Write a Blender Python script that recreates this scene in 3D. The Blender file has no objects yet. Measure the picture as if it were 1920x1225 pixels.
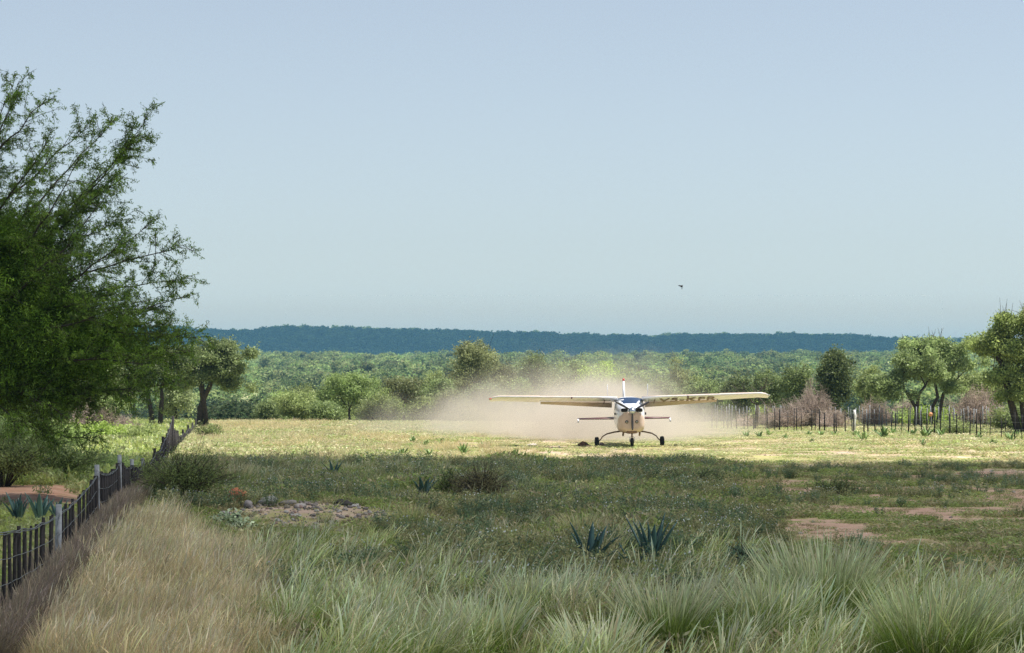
import bpy, math, random
import numpy as np
from mathutils import Vector, Matrix

S = bpy.context.scene
COL = S.collection
R = math.radians
F = 5333.0            # focal length of the view in photo pixels (100 mm on a 36 mm sensor)
CAMH = 3.0

# ------------------------------------------------------------------ camera
cam_d = bpy.data.cameras.new('camera'); cam = bpy.data.objects.new('camera', cam_d); COL.objects.link(cam)
cam_d.lens = 100; cam_d.sensor_width = 36; cam_d.clip_start = 0.5; cam_d.clip_end = 30000
cam.location = (0, 0, CAMH)
cam.rotation_euler = (math.pi/2 + math.atan(87.5/F), 0, 0)
S.camera = cam

# ------------------------------------------------------------------ light
SUN_EL, SUN_AZ = R(66), R(84)        # azimuth from +Y (view direction) towards +X (right)
sdir = Vector((math.sin(SUN_AZ)*math.cos(SUN_EL), math.cos(SUN_AZ)*math.cos(SUN_EL), math.sin(SUN_EL)))
W = bpy.data.worlds.new('World'); S.world = W; W.use_nodes = True
nt = W.node_tree; nt.nodes.clear()
sky = nt.nodes.new('ShaderNodeTexSky'); sky.sky_type = 'NISHITA'; sky.sun_disc = False
sky.sun_elevation = SUN_EL; sky.sun_rotation = SUN_AZ
sky.altitude = 1200; sky.air_density = 1.0; sky.dust_density = 0.8; sky.ozone_density = 2.0
bg = nt.nodes.new('ShaderNodeBackground'); bg.inputs['Strength'].default_value = 0.061
wo = nt.nodes.new('ShaderNodeOutputWorld')
hs = nt.nodes.new('ShaderNodeHueSaturation'); hs.inputs['Saturation'].default_value = .60; nt.links.new(sky.outputs[0], hs.inputs['Color']); nt.links.new(hs.outputs[0], bg.inputs[0]); nt.links.new(bg.outputs[0], wo.inputs[0])
sl = bpy.data.lights.new('sun', 'SUN'); so = bpy.data.objects.new('sun', sl); COL.objects.link(so)
sl.energy = 4.4; sl.angle = R(0.53); sl.color = (1.0, 0.955, 0.87)
so.rotation_euler = sdir.to_track_quat('Z', 'Y').to_euler(); so.location = (60, 40, 120)
S.view_settings.view_transform = 'Standard'; S.view_settings.look = 'None'
S.view_settings.exposure = 1.0; S.view_settings.gamma = 1.0
cy = S.cycles
cy.max_bounces = 6; cy.diffuse_bounces = 3; cy.glossy_bounces = 3; cy.transmission_bounces = 3
cy.volume_bounces = 3; cy.transparent_max_bounces = 6
cy.use_denoising = True; cy.denoising_prefilter = 'FAST'; cy.sample_clamp_indirect = 8
cy.volume_max_steps = 128

# ------------------------------------------------------------------ helpers
def at(px, D): return (px - 960.0)/F*D
def zat(py, D): return CAMH - (py - 700.0)/F*D
def yground(py, g=0.0): return (CAMH - g)*F/(py - 700.0)

def hashn(ix, iy, seed):
    h = (ix.astype(np.int64)*374761393 + iy.astype(np.int64)*668265263 + seed*1442695041) & 0xffffffff
    h = ((h ^ (h >> 13))*1274126177) & 0xffffffff
    h = (h ^ (h >> 16)) & 0xffffffff
    return h.astype(np.float64)/4294967295.0
def vnoise(x, y, seed=0):
    x = np.asarray(x, float); y = np.asarray(y, float)
    ix = np.floor(x); iy = np.floor(y); fx = x-ix; fy = y-iy
    fx = fx*fx*(3-2*fx); fy = fy*fy*(3-2*fy)
    a = hashn(ix, iy, seed); b = hashn(ix+1, iy, seed); c = hashn(ix, iy+1, seed); d = hashn(ix+1, iy+1, seed)
    return (a*(1-fx)+b*fx)*(1-fy) + (c*(1-fx)+d*fx)*fy
def fbm(x, y, seed=0, oct=4):
    s = 0; a = 0.5; t = 0
    for k in range(oct):
        s = s + a*vnoise(np.asarray(x)*2**k, np.asarray(y)*2**k, seed+k*17); t += a; a *= 0.5
    return s/t
def sstep(a, b, x):
    t = np.clip((np.asarray(x, float)-a)/(b-a), 0, 1); return t*t*(3-2*t)

def tag(o, label=None, cat=None, group=None, kind=None):
    if label: o['label'] = label
    if cat: o['category'] = cat
    if group: o['group'] = group
    if kind: o['kind'] = kind
    return o
def empty(name, loc, label=None, cat=None, group=None, rz=0.0):
    o = bpy.data.objects.new(name, None); COL.objects.link(o); o.location = loc
    o.rotation_euler = (0, 0, rz); o.empty_display_size = 0.2
    return tag(o, label, cat, group)

class MB:
    """collects geometry of one mesh"""
    def __init__(s): s.v = []; s.f4 = []; s.f3 = []; s.c = []; s.n = 0; s.fn = []
    def add(s, v, f4=None, f3=None, c=None):
        v = np.asarray(v, float).reshape(-1, 3)
        s.v.append(v)
        if c is None: c = (0.5, 0.5, 0.5)
        c = np.asarray(c, float)
        if c.ndim == 1: c = np.tile(c, (len(v), 1))
        s.c.append(c)
        if f4 is not None and len(f4): s.f4.append(np.asarray(f4, np.int64)+s.n)
        if f3 is not None and len(f3): s.f3.append(np.asarray(f3, np.int64)+s.n)
        s.n += len(v)
    def mesh(s, name, mat, smooth=False):
        v = np.concatenate(s.v); c = np.concatenate(s.c)
        f4 = np.concatenate(s.f4) if s.f4 else np.zeros((0, 4), np.int64)
        f3 = np.concatenate(s.f3) if s.f3 else np.zeros((0, 3), np.int64)
        me = bpy.data.meshes.new(name)
        me.vertices.add(len(v)); me.vertices.foreach_set('co', v.ravel())
        nl = len(f4)*4+len(f3)*3; me.loops.add(nl)
        me.loops.foreach_set('vertex_index', np.concatenate([f4.ravel(), f3.ravel()]).astype(np.int32))
        me.polygons.add(len(f4)+len(f3))
        st = np.concatenate([np.arange(len(f4))*4, len(f4)*4+np.arange(len(f3))*3]).astype(np.int32)
        me.polygons.foreach_set('loop_start', st)
        if smooth: me.polygons.foreach_set('use_smooth', np.ones(len(st), bool))
        at_ = me.color_attributes.new('Col', 'FLOAT_COLOR', 'POINT')
        at_.data.foreach_set('color', np.concatenate([c, np.ones((len(c), 1))], 1).ravel())
        me.update(calc_edges=True); me.validate()
        me.materials.append(mat)
        return me
    def build(s, name, mat, parent=None, smooth=False, loc=None):
        o = bpy.data.objects.new(name, s.mesh(name, mat, smooth)); COL.objects.link(o)
        if parent: o.parent = parent
        if loc is not None: o.location = loc
        return o
    # shapes
    def tube(s, pts, rad, sides=6, c=None, cap=True):
        pts = np.asarray(pts, float); n = len(pts); rad = np.broadcast_to(np.asarray(rad, float), (n,))
        tan = np.gradient(pts, axis=0); tan /= np.linalg.norm(tan, axis=1, keepdims=True)+1e-9
        up = np.array([0, 0, 1.0]) if abs(tan[0][2]) < .9 else np.array([1.0, 0, 0])
        a = np.cross(tan, up); a /= np.linalg.norm(a, axis=1, keepdims=True)+1e-9
        b = np.cross(tan, a)
        th = np.arange(sides)*2*math.pi/sides
        ring = (a[:, None, :]*np.cos(th)[None, :, None]+b[:, None, :]*np.sin(th)[None, :, None])*rad[:, None, None]+pts[:, None, :]
        q = []
        for i in range(n-1):
            for k in range(sides):
                k2 = (k+1) % sides
                q.append((i*sides+k, i*sides+k2, (i+1)*sides+k2, (i+1)*sides+k))
        v = ring.reshape(-1, 3)
        f3 = []
        if cap:
            v = np.concatenate([v, pts[:1], pts[-1:]]); N = n*sides
            for k in range(sides):
                k2 = (k+1) % sides
                f3.append((N, k2, k)); f3.append((N+1, (n-1)*sides+k, (n-1)*sides+k2))
        s.add(v, q, f3, c)
    def box(s, x0, x1, y0, y1, z0, z1, c=None):
        v = [(x, y, z) for z in (z0, z1) for y in (y0, y1) for x in (x0, x1)]
        s.add(v, [(0, 2, 3, 1), (4, 5, 7, 6), (0, 1, 5, 4), (2, 6, 7, 3), (0, 4, 6, 2), (1, 3, 7, 5)], None, c)
    def loft(s, rings, c=None, caps=True):
        rings = np.asarray(rings, float); n, m = rings.shape[:2]; q = []
        for i in range(n-1):
            for k in range(m):
                k2 = (k+1) % m; q.append((i*m+k, i*m+k2, (i+1)*m+k2, (i+1)*m+k))
        v = rings.reshape(-1, 3); f3 = []
        if caps:
            v = np.concatenate([v, rings[0].mean(0)[None], rings[-1].mean(0)[None]]); N = n*m
            for k in range(m):
                k2 = (k+1) % m; f3.append((N, k2, k)); f3.append((N+1, (n-1)*m+k, (n-1)*m+k2))
        s.add(v, q, f3, c)
    def leaves(s, cen, a, b, c):
        """diamond leaves: centre, half length vector, half width vector"""
        N = len(cen); v = np.stack([cen-a, cen+b, cen+a, cen-b], 1).reshape(-1, 3)
        f = np.arange(N*4).reshape(N, 4)
        s.add(v, f, None, np.repeat(c, 4, 0))
    def blades(s, base, az, h, lean, w, bend, c0, c1, segs=4, rng=None, plume=None):
        """curved tapering strips. arrays of N; c0 root colour, c1 tip colour (N,3)"""
        N = len(base); t = np.linspace(0, 1, segs+1)
        d = np.stack([np.cos(az), np.sin(az), 0*az], 1)
        face = rng.uniform(0, 2*math.pi, N); sdv = np.stack([np.cos(face), np.sin(face), 0*az], 1)
        ang = lean[:, None]+bend[:, None]*t[None, :]
        dx = np.sin(ang); dz = np.cos(ang)
        hs = h[:, None]/segs
        px = np.concatenate([np.zeros((N, 1)), np.cumsum(dx[:, 1:]*hs, 1)], 1)
        pz = np.concatenate([np.zeros((N, 1)), np.cumsum(dz[:, 1:]*hs, 1)], 1)
        P = base[:, None, :]+d[:, None, :]*px[:, :, None]+np.array([0, 0, 1.0])*pz[:, :, None]
        if plume is None: wid = w[:, None]*(1-t[None, :]**1.5*0.92)
        else:
            prof = np.interp(t, [0, .5, .62, .8, 1], [.22, .18, .75, 1.0, .05]); wid = w[:, None]*prof[None, :]*plume
        L = P-sdv[:, None, :]*wid[:, :, None]*0.5; Rr = P+sdv[:, None, :]*wid[:, :, None]*0.5
        v = np.stack([L, Rr], 2).reshape(N*(segs+1)*2, 3)
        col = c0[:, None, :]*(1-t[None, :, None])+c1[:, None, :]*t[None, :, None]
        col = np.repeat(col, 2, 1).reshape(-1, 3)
        o = (np.arange(N)*(segs+1)*2)[:, None]; k = np.arange(segs)[None, :]*2
        q = np.stack([o+k, o+k+1, o+k+3, o+k+2], 2).reshape(-1, 4)
        s.add(v, q, None, col)

# ------------------------------------------------------------------ materials
def newmat(name):
    m = bpy.data.materials.new(name); m.use_nodes = True; n = m.node_tree; n.nodes.clear()
    out = n.nodes.new('ShaderNodeOutputMaterial'); return m, n, out
def leafmat(name, trans=0.3, rough=0.55, spec=0.25, vary=0.25, scale=3.0, tint=(1, 1, 1), ov=.2):
    m, n, out = newmat(name); L = n.links.new
    at_ = n.nodes.new('ShaderNodeAttribute'); at_.attribute_name = 'Col'
    geo = n.nodes.new('ShaderNodeNewGeometry')
    no = n.nodes.new('ShaderNodeTexNoise'); no.inputs['Scale'].default_value = scale; no.inputs['Detail'].default_value = 3
    L(geo.outputs['Position'], no.inputs['Vector'])
    mr = n.nodes.new('ShaderNodeMapRange'); mr.inputs['From Min'].default_value = .3; mr.inputs['From Max'].default_value = .7
    mr.inputs['To Min'].default_value = 1-vary; mr.inputs['To Max'].default_value = 1+vary
    L(no.outputs['Fac'], mr.inputs['Value'])
    oi = n.nodes.new('ShaderNodeObjectInfo')
    mo = n.nodes.new('ShaderNodeMapRange'); mo.inputs['To Min'].default_value = 1-ov; mo.inputs['To Max'].default_value = 1+ov
    L(oi.outputs['Random'], mo.inputs['Value'])
    mm = n.nodes.new('ShaderNodeMath'); mm.operation = 'MULTIPLY'; L(mr.outputs[0], mm.inputs[0]); L(mo.outputs[0], mm.inputs[1])
    mx = n.nodes.new('ShaderNodeVectorMath'); mx.operation = 'SCALE'
    L(at_.outputs['Color'], mx.inputs[0]); L(mm.outputs[0], mx.inputs['Scale'])
    ti = n.nodes.new('ShaderNodeVectorMath'); ti.operation = 'MULTIPLY'; ti.inputs[1].default_value = tint; L(mx.outputs[0], ti.inputs[0])
    p = n.nodes.new('ShaderNodeBsdfPrincipled'); p.inputs['Roughness'].default_value = rough
    p.inputs['Specular IOR Level'].default_value = spec; L(ti.outputs[0], p.inputs['Base Color'])
    tr = n.nodes.new('ShaderNodeBsdfTranslucent'); L(ti.outputs[0], tr.inputs['Color'])
    ms = n.nodes.new('ShaderNodeMixShader'); ms.inputs[0].default_value = trans
    L(p.outputs[0], ms.inputs[1]); L(tr.outputs[0], ms.inputs[2]); L(ms.outputs[0], out.inputs['Surface'])
    return m
def solid(name, col, rough=0.5, metal=0.0, spec=0.5, vary=0.12, scale=4.0, bump=0.0, coat=0.0, stain=None, stain_amt=.5, attr=False):
    m, n, out = newmat(name); L = n.links.new
    p = n.nodes.new('ShaderNodeBsdfPrincipled'); tc = n.nodes.new('ShaderNodeTexCoord')
    no = n.nodes.new('ShaderNodeTexNoise'); no.inputs['Scale'].default_value = scale; no.inputs['Detail'].default_value = 5
    L(tc.outputs['Object'], no.inputs['Vector'])
    mx = n.nodes.new('ShaderNodeMix'); mx.data_type = 'RGBA'
    c2 = stain if stain else tuple(c*(1-vary*2) for c in col)
    if attr:
        a = n.nodes.new('ShaderNodeAttribute'); a.attribute_name = 'Col'; L(a.outputs['Color'], mx.inputs[6])
        mu = n.nodes.new('ShaderNodeVectorMath'); mu.operation = 'SCALE'; mu.inputs['Scale'].default_value = 1-vary*2
        L(a.outputs['Color'], mu.inputs[0]); L(mu.outputs[0], mx.inputs[7])
    else:
        mx.inputs[6].default_value = (*col, 1); mx.inputs[7].default_value = (*c2, 1)
    mr = n.nodes.new('ShaderNodeMapRange'); mr.inputs['From Min'].default_value = .42; mr.inputs['From Max'].default_value = .68
    mr.inputs['To Max'].default_value = 1.0 if not stain else stain_amt
    L(no.outputs['Fac'], mr.inputs['Value']); L(mr.outputs[0], mx.inputs[0]); L(mx.outputs[2], p.inputs['Base Color'])
    p.inputs['Roughness'].default_value = rough; p.inputs['Metallic'].default_value = metal
    p.inputs['Specular IOR Level'].default_value = spec; p.inputs['Coat Weight'].default_value = coat
    if bump:
        b = n.nodes.new('ShaderNodeBump'); b.inputs['Strength'].default_value = bump; b.inputs['Distance'].default_value = .05
        L(no.outputs['Fac'], b.inputs['Height']); L(b.outputs[0], p.inputs['Normal'])
    L(p.outputs[0], out.inputs['Surface']); return m

M = {}
M['leaf'] = leafmat('leaf', .42, .5, .3, .3, 1.5)
M['farleaf'] = leafmat('far_leaf', .45, .8, .1, .3, .02, ov=.38)
M['grass'] = leafmat('grass_blade', .35, .5, .3, .22, .9)
M['bark'] = solid('bark', (.075, .058, .045), .9, vary=.25, scale=9, bump=.6)
M['deadwood'] = leafmat('dead_twig', .1, .9, .1, .2, 2)
M['agave'] = leafmat('agave_leaf', .08, .4, .45, .15, 6)

# ------------------------------------------------------------------ terrain height
def ridge_profile(x, y):
    u = x/np.maximum(y, 1)
    top = 50.5 - 50*u
    top = np.clip(top, 28, 70) + 5.0*(fbm(x/110+3, y*0+1, 71, 3)-.5)*2
    return top
def g(x, y):
    x = np.asarray(x, float); y = np.asarray(y, float)
    near = 0.10*(fbm(x/7, y/9, 3, 4)-.5) + .035*(fbm(x/.9, y/.9, 5, 3)-.5)
    near = near - .0032*np.clip(y-116, 0, 100)
    # low berm the near fence stands on
    fx = -6.06-.0955*(y-38)
    berm = .28*np.exp(-((x-fx)/1.6)**2)*sstep(72, 50, y)
    # heap of gravel
    near = near+berm + .34*np.exp(-((x+4.2)/2.3)**2-((y-58)/2.8)**2) + .22*sstep(-8.6, -10.2, x+.0955*(y-56))*sstep(60, 66, y)*sstep(80, 74, y)
    crest = 181 + 6*(fbm(x/35, 0*x+2, 9, 2)-.5)
    dn = np.maximum(y-crest, 0)
    z = near*(1-sstep(185, 260, y))
    z = z - 9*sstep(0, 110, dn) - 0*dn
    z = z + 6.5*sstep(300, 700, y) + 11.3*sstep(600, 1600, y)
    z = z + 3.5*(fbm(x/140, y/240, 21, 3)-.5)*sstep(350, 800, y)
    z = z - 16*sstep(1650, 2300, y)
    rp = ridge_profile(x, y)
    z = np.where(y > 2300, z + (rp+3)*sstep(2450, 3350, y), z)
    z = z + 5*(fbm(x/180, y/160, 33, 3)-.5)*sstep(2500, 2900, y)
    z = z - 60*sstep(3500, 5200, y)
    return z

rngT = np.random.default_rng(1)
def fan(y0, y1, n, m, halfw):
    """regular grid strip between two distances"""
    ys = y0+(y1-y0)*np.linspace(0, 1, n)
    us = np.linspace(-1, 1, m)
    Y, U = np.meshgrid(ys, us, indexing='ij')
    return U*halfw(Y), Y
ys = np.concatenate([np.linspace(-60, 24, 20), np.linspace(25, 110, 260), np.linspace(110.6, 200, 150)[1:], np.geomspace(202, 6000, 200)])
us = np.linspace(-1, 1, 241); us = np.sign(us)*np.abs(us)**1.35
Yg, Ug = np.meshgrid(ys, us, indexing='ij'); Xg = Ug*(55+.42*np.maximum(Yg, 0))
Zg = g(Xg, Yg)

def sandiness(x, y):
    x = np.asarray(x, float); y = np.asarray(y, float); px = 960+x/np.maximum(y, 5)*F
    n = fbm(x/3.2, y/5.5, 41, 4); n2 = fbm(x/1.5, y/2.0, 45, 5)
    # bare pink soil on the right of the shaded foreground
    s1 = sstep(1150, 1600, px)*sstep(46, 54, y)*sstep(104, 90, y)
    s1 = s1*sstep(.42, .53, .35*n+.65*n2)
    s2 = sstep(92, 98, y)*sstep(150, 120, y)*sstep(500, 1000, px)*sstep(.46, .60, .45*n+.55*n2)*.8
    s3 = 1.0*np.exp(-((x+3.9)/1.7)**2-((y-57)/3.0)**2)*(.45+.9*n2)
    s4 = .95*sstep(142, 146, y)*sstep(172, 168, y)*sstep(4, 0, np.abs(x-3.5-(y-116)*.04)-2.5)*.8      # the dirt strip behind the aircraft
    s5 = sstep(-8.2, -9.6, x+.0955*(y-56))*sstep(60, 63, y)*sstep(73, 70, y)      # earth behind the near fence
    s6 = .6*sstep(9, 5, np.abs(x-4.8))*sstep(98, 110, y)*sstep(178, 160, y)*sstep(.40, .6, n)
    return np.clip(np.maximum.reduce([s1, s2, s3, s4, s5, s6]), 0, 1)
def orangeness(x, y):
    return np.maximum(sstep(-8.2, -9.6, x+.0955*(y-56))*sstep(58, 62, y)*sstep(75, 71, y), .5*(x > 0)*sstep(92, 84, y))

tb = MB(); nn, mm_ = Xg.shape
idx = np.arange(nn*mm_).reshape(nn, mm_)
q = np.stack([idx[:-1, :-1], idx[:-1, 1:], idx[1:, 1:], idx[1:, :-1]], -1).reshape(-1, 4)
cc = np.stack([sandiness(Xg, Yg), orangeness(Xg, Yg), sstep(180, 200, Yg)], -1).reshape(-1, 3)
tb.add(np.stack([Xg, Yg, Zg], -1), q, None, cc)

def groundmat():
    m, n, out = newmat('ground_soil'); L = n.links.new; N = n.nodes.new
    at_ = N('ShaderNodeAttribute'); at_.attribute_name = 'Col'; sep = N('ShaderNodeSeparateColor'); L(at_.outputs['Color'], sep.inputs[0])
    geo = N('ShaderNodeNewGeometry')
    def noise(sc, det=5, str_=(1, 1, 1)):
        mp = N('ShaderNodeMapping'); mp.inputs['Scale'].default_value = str_; L(geo.outputs['Position'], mp.inputs['Vector'])
        t = N('ShaderNodeTexNoise'); t.inputs['Scale'].default_value = sc; t.inputs['Detail'].default_value = det; L(mp.outputs[0], t.inputs['Vector']); return t.outputs['Fac']
    def mix(a, b, f):
        k = N('ShaderNodeMix'); k.data_type = 'RGBA'
        for v, i in ((a, 6), (b, 7)):
            if isinstance(v, tuple): k.inputs[i].default_value = (*v, 1)
            else: L(v, k.inputs[i])
        if isinstance(f, float): k.inputs[0].default_value = f
        else: L(f, k.inputs[0])
        return k.outputs[2]
    def rng(v, a, b, c=0., d=1.):
        k = N('ShaderNodeMapRange'); L(v, k.inputs['Value'])
        for i, q_ in zip(('From Min', 'From Max', 'To Min', 'To Max'), (a, b, c, d)): k.inputs[i].default_value = q_
        return k.outputs[0]
    grass = mix((.24, .25, .09), (.36, .34, .14), rng(noise(.35), .35, .65))
    grass = mix(grass, (.42, .34, .21), rng(noise(1.7), .5, .72, 0, .75))
    sand = mix((.40, .29, .22), (.53, .42, .32), rng(noise(.6), .35, .65))
    sand = mix(sand, (.46, .34, .27), rng(noise(5.), .5, .75, 0, .6))
    orange = mix((.46, .255, .17), (.56, .35, .245), rng(noise(1.5), .4, .6))
    sand = mix(sand, orange, sep.outputs[1])
    nz = noise(2.4, 6)
    ma = N('ShaderNodeMath'); ma.operation = 'ADD'; L(sep.outputs[0], ma.inputs[0]); L(rng(nz, .3, .7, -.5, .5), ma.inputs[1])
    base = mix(grass, sand, rng(ma.outputs[0], .35, .8))
    far = mix((.20, .23, .10), (.34, .34, .17), rng(noise(.02), .4, .6))
    base = mix(base, far, sep.outputs[2])
    p = N('ShaderNodeBsdfPrincipled'); p.inputs['Roughness'].default_value = .95; p.inputs['Specular IOR Level'].default_value = .1
    L(base, p.inputs['Base Color'])
    b = N('ShaderNodeBump'); b.inputs['Strength'].default_value = .7; b.inputs['Distance'].default_value = .06
    L(noise(6., 8), b.inputs['Height']); L(b.outputs[0], p.inputs['Normal'])
    L(p.outputs[0], out.inputs['Surface']); return m
M['ground'] = groundmat()
tag(tb.build('ground', M['ground'], smooth=True), kind='structure')

# ------------------------------------------------------------------ scattering through geometry nodes
def hidden(name, me): return bpy.data.objects.new(name, me)          # source of instances, not part of the scene
def scatter(name, label, cat, pts, rot, scl, meshes, seed=0, kind='stuff', yaw_only=True, group=None):
    """pts (N,3), rot yaw (N), scl (N,3) or (N): one object made of many instances of the given meshes"""
    N = len(pts); r = np.random.default_rng(seed)
    src = bpy.data.collections.new('sources_'+name)
    for i, me in enumerate(meshes): src.objects.link(hidden('%s_%02d' % (me.name, i), me))
    me = bpy.data.meshes.new(name); me.vertices.add(N); me.vertices.foreach_set('co', np.asarray(pts, float).ravel())
    a = me.attributes.new('yaw', 'FLOAT', 'POINT'); a.data.foreach_set('value', np.asarray(rot, float))
    s3 = np.asarray(scl, float); s3 = np.repeat(s3[:, None], 3, 1) if s3.ndim == 1 else s3
    a = me.attributes.new('scl', 'FLOAT_VECTOR', 'POINT'); a.data.foreach_set('vector', s3.ravel())
    a = me.attributes.new('pick', 'INT', 'POINT'); a.data.foreach_set('value', r.integers(0, len(meshes), N).astype(np.int32))
    o = bpy.data.objects.new(name, me); COL.objects.link(o)
    ng = bpy.data.node_groups.new('scatter_'+name, 'GeometryNodeTree')
    ng.interface.new_socket('Geometry', in_out='INPUT', socket_type='NodeSocketGeometry')
    ng.interface.new_socket('Geometry', in_out='OUTPUT', socket_type='NodeSocketGeometry')
    gi = ng.nodes.new('NodeGroupInput'); go = ng.nodes.new('NodeGroupOutput')
    iop = ng.nodes.new('GeometryNodeInstanceOnPoints'); ci = ng.nodes.new('GeometryNodeCollectionInfo')
    ci.inputs['Collection'].default_value = src; ci.inputs['Separate Children'].default_value = True; ci.inputs['Reset Children'].default_value = True
    iop.inputs['Pick Instance'].default_value = True
    def attr(nm, dt):
        k = ng.nodes.new('GeometryNodeInputNamedAttribute'); k.data_type = dt; k.inputs['Name'].default_value = nm; return k.outputs['Attribute']
    cx = ng.nodes.new('ShaderNodeCombineXYZ'); e2r = ng.nodes.new('FunctionNodeEulerToRotation')
    ng.links.new(attr('yaw', 'FLOAT'), cx.inputs['Z']); ng.links.new(cx.outputs[0], e2r.inputs[0])
    ng.links.new(gi.outputs[0], iop.inputs['Points']); ng.links.new(ci.outputs[0], iop.inputs['Instance'])
    ng.links.new(attr('pick', 'INT'), iop.inputs['Instance Index']); ng.links.new(e2r.outputs[0], iop.inputs['Rotation'])
    ng.links.new(attr('scl', 'FLOAT_VECTOR'), iop.inputs['Scale']); ng.links.new(iop.outputs[0], go.inputs[0])
    md = o.modifiers.new('scatter', 'NODES'); md.node_group = ng
    for m_ in meshes[0].materials: me.materials.append(m_)
    return tag(o, label, cat, group, kind)

def scat_pts(y0, y1, dens, wfac=.20, wadd=4.0, seed=0, prob=None):
    """random ground points between distances with a density per m2 (callable prob thins them)"""
    r = np.random.default_rng(seed)
    wmax = wfac*y1+wadd; n = int(dens*(y1-y0)*2*wmax)
    y = r.uniform(y0, y1, n); x = r.uniform(-wmax, wmax, n)
    k = np.abs(x) < wfac*y+wadd; x, y = x[k], y[k]
    if prob is not None:
        k = r.uniform(0, 1, len(x)) < prob(x, y); x, y = x[k], y[k]
    return np.stack([x, y, g(x, y)], 1), r

def pxof(x, y): return 960+x/np.maximum(y, 1)*F
FX = lambda y: -6.06-.0955*(y-38)          # line of the near fence

# ------------------------------------------------------------------ grass clumps
def jit(r, n, c, v=.25):
    c = np.asarray(c, float); return c[None, :]*(1+v*r.uniform(-1, 1, (n, 1)))*(1+.10*r.uniform(-1, 1, (n, 3)))
def silver_clump(seed, n=80, h=.60, rad=.15, plumes=.34, pc=(.74, .72, .50)):
    r = np.random.default_rng(seed); b = MB()
    th = r.uniform(0, 6.28, n); rr = rad*np.sqrt(r.uniform(0, 1, n)); base = np.stack([rr*np.cos(th), rr*np.sin(th), 0*rr-.02], 1)
    az = th+r.normal(0, .5, n)
    b.blades(base, az, h*r.uniform(.3, .85, n), r.uniform(.03, .5, n), r.uniform(.006, .012, n), r.uniform(.1, .9, n)+(r.uniform(0, 1, n) < .25)*1.2, jit(r, n, (.07, .12, .015)), jit(r, n, (.36, .50, .09), .5), 5, r)  # green roots darkened further to paint in the shade deep in the tuft
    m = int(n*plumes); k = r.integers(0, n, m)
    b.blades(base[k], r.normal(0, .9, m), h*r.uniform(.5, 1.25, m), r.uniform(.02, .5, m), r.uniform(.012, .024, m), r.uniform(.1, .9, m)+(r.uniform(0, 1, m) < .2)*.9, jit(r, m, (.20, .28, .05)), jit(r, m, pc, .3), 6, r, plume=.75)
    return b.mesh('silver_grass', M['grass'])
def straw_clump(seed, n=60, h=.42, rad=.2, c0=(.50, .42, .20), c1=(.88, .70, .46)):
    r = np.random.default_rng(seed); b = MB()
    th = r.uniform(0, 6.28, n); rr = rad*np.sqrt(r.uniform(0, 1, n)); base = np.stack([rr*np.cos(th), rr*np.sin(th), 0*rr-.02], 1)
    b.blades(base, th+r.normal(0, .8, n), h*r.uniform(.4, 1.1, n), r.uniform(.0, .3, n), r.uniform(.005, .011, n), r.uniform(.1, .8, n), jit(r, n, c0), jit(r, n, c1, .35), 4, r)
    m = n//5; k = r.integers(0, n, m)
    b.blades(base[k], r.normal(0, .8, m), h*r.uniform(.8, 1.35, m), r.uniform(.0, .3, m), r.uniform(.010, .018, m), r.uniform(.1, .9, m), jit(r, m, c0), jit(r, m, tuple(min(.9, v*1.12) for v in c1), .3), 6, r, plume=.75)
    return b.mesh('straw_grass', M['grass'])
def weed_clump(seed, n=60, h=.2, rad=.28, c0=(.06, .085, .03), c1=(.12, .155, .055), lw=.028):
    r = np.random.default_rng(seed); b = MB()
    th = r.uniform(0, 6.28, n); rr = rad*np.sqrt(r.uniform(0, 1, n))
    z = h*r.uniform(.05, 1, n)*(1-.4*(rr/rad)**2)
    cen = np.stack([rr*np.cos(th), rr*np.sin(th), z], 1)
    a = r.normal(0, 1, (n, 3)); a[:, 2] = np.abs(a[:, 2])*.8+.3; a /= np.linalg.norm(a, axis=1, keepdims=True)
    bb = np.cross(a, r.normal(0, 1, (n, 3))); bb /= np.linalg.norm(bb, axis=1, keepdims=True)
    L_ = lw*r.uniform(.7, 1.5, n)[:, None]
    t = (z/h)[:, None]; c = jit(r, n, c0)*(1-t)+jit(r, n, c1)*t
    b.leaves(cen, a*L_*1.2, bb*L_*.45, c)
    m = n//3
    th = r.uniform(0, 6.28, m); rr = rad*np.sqrt(r.uniform(0, 1, m)); base = np.stack([rr*np.cos(th), rr*np.sin(th), 0*rr], 1)
    b.blades(base, th, h*r.uniform(.6, 1.5, m), r.uniform(0, .5, m), r.uniform(.008, .014, m), r.uniform(.1, .8, m), jit(r, m, c0), jit(r, m, c1), 3, r)
    return b.mesh('weed_clump', M['grass'])

rand = np.random.default_rng(7)
def strawzone(x, y):      # dry straw grass along the near fence
    px = pxof(x, y); edge = 500+230*(fbm(x/.8, y/2, 61, 4)-.5)-np.clip(y-36, 0, 30)*9
    return sstep(edge+70, edge-70, px)*(x > FX(y)+.15)
def right_of_fence(x, y): return x > FX(y)+.1

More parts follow.
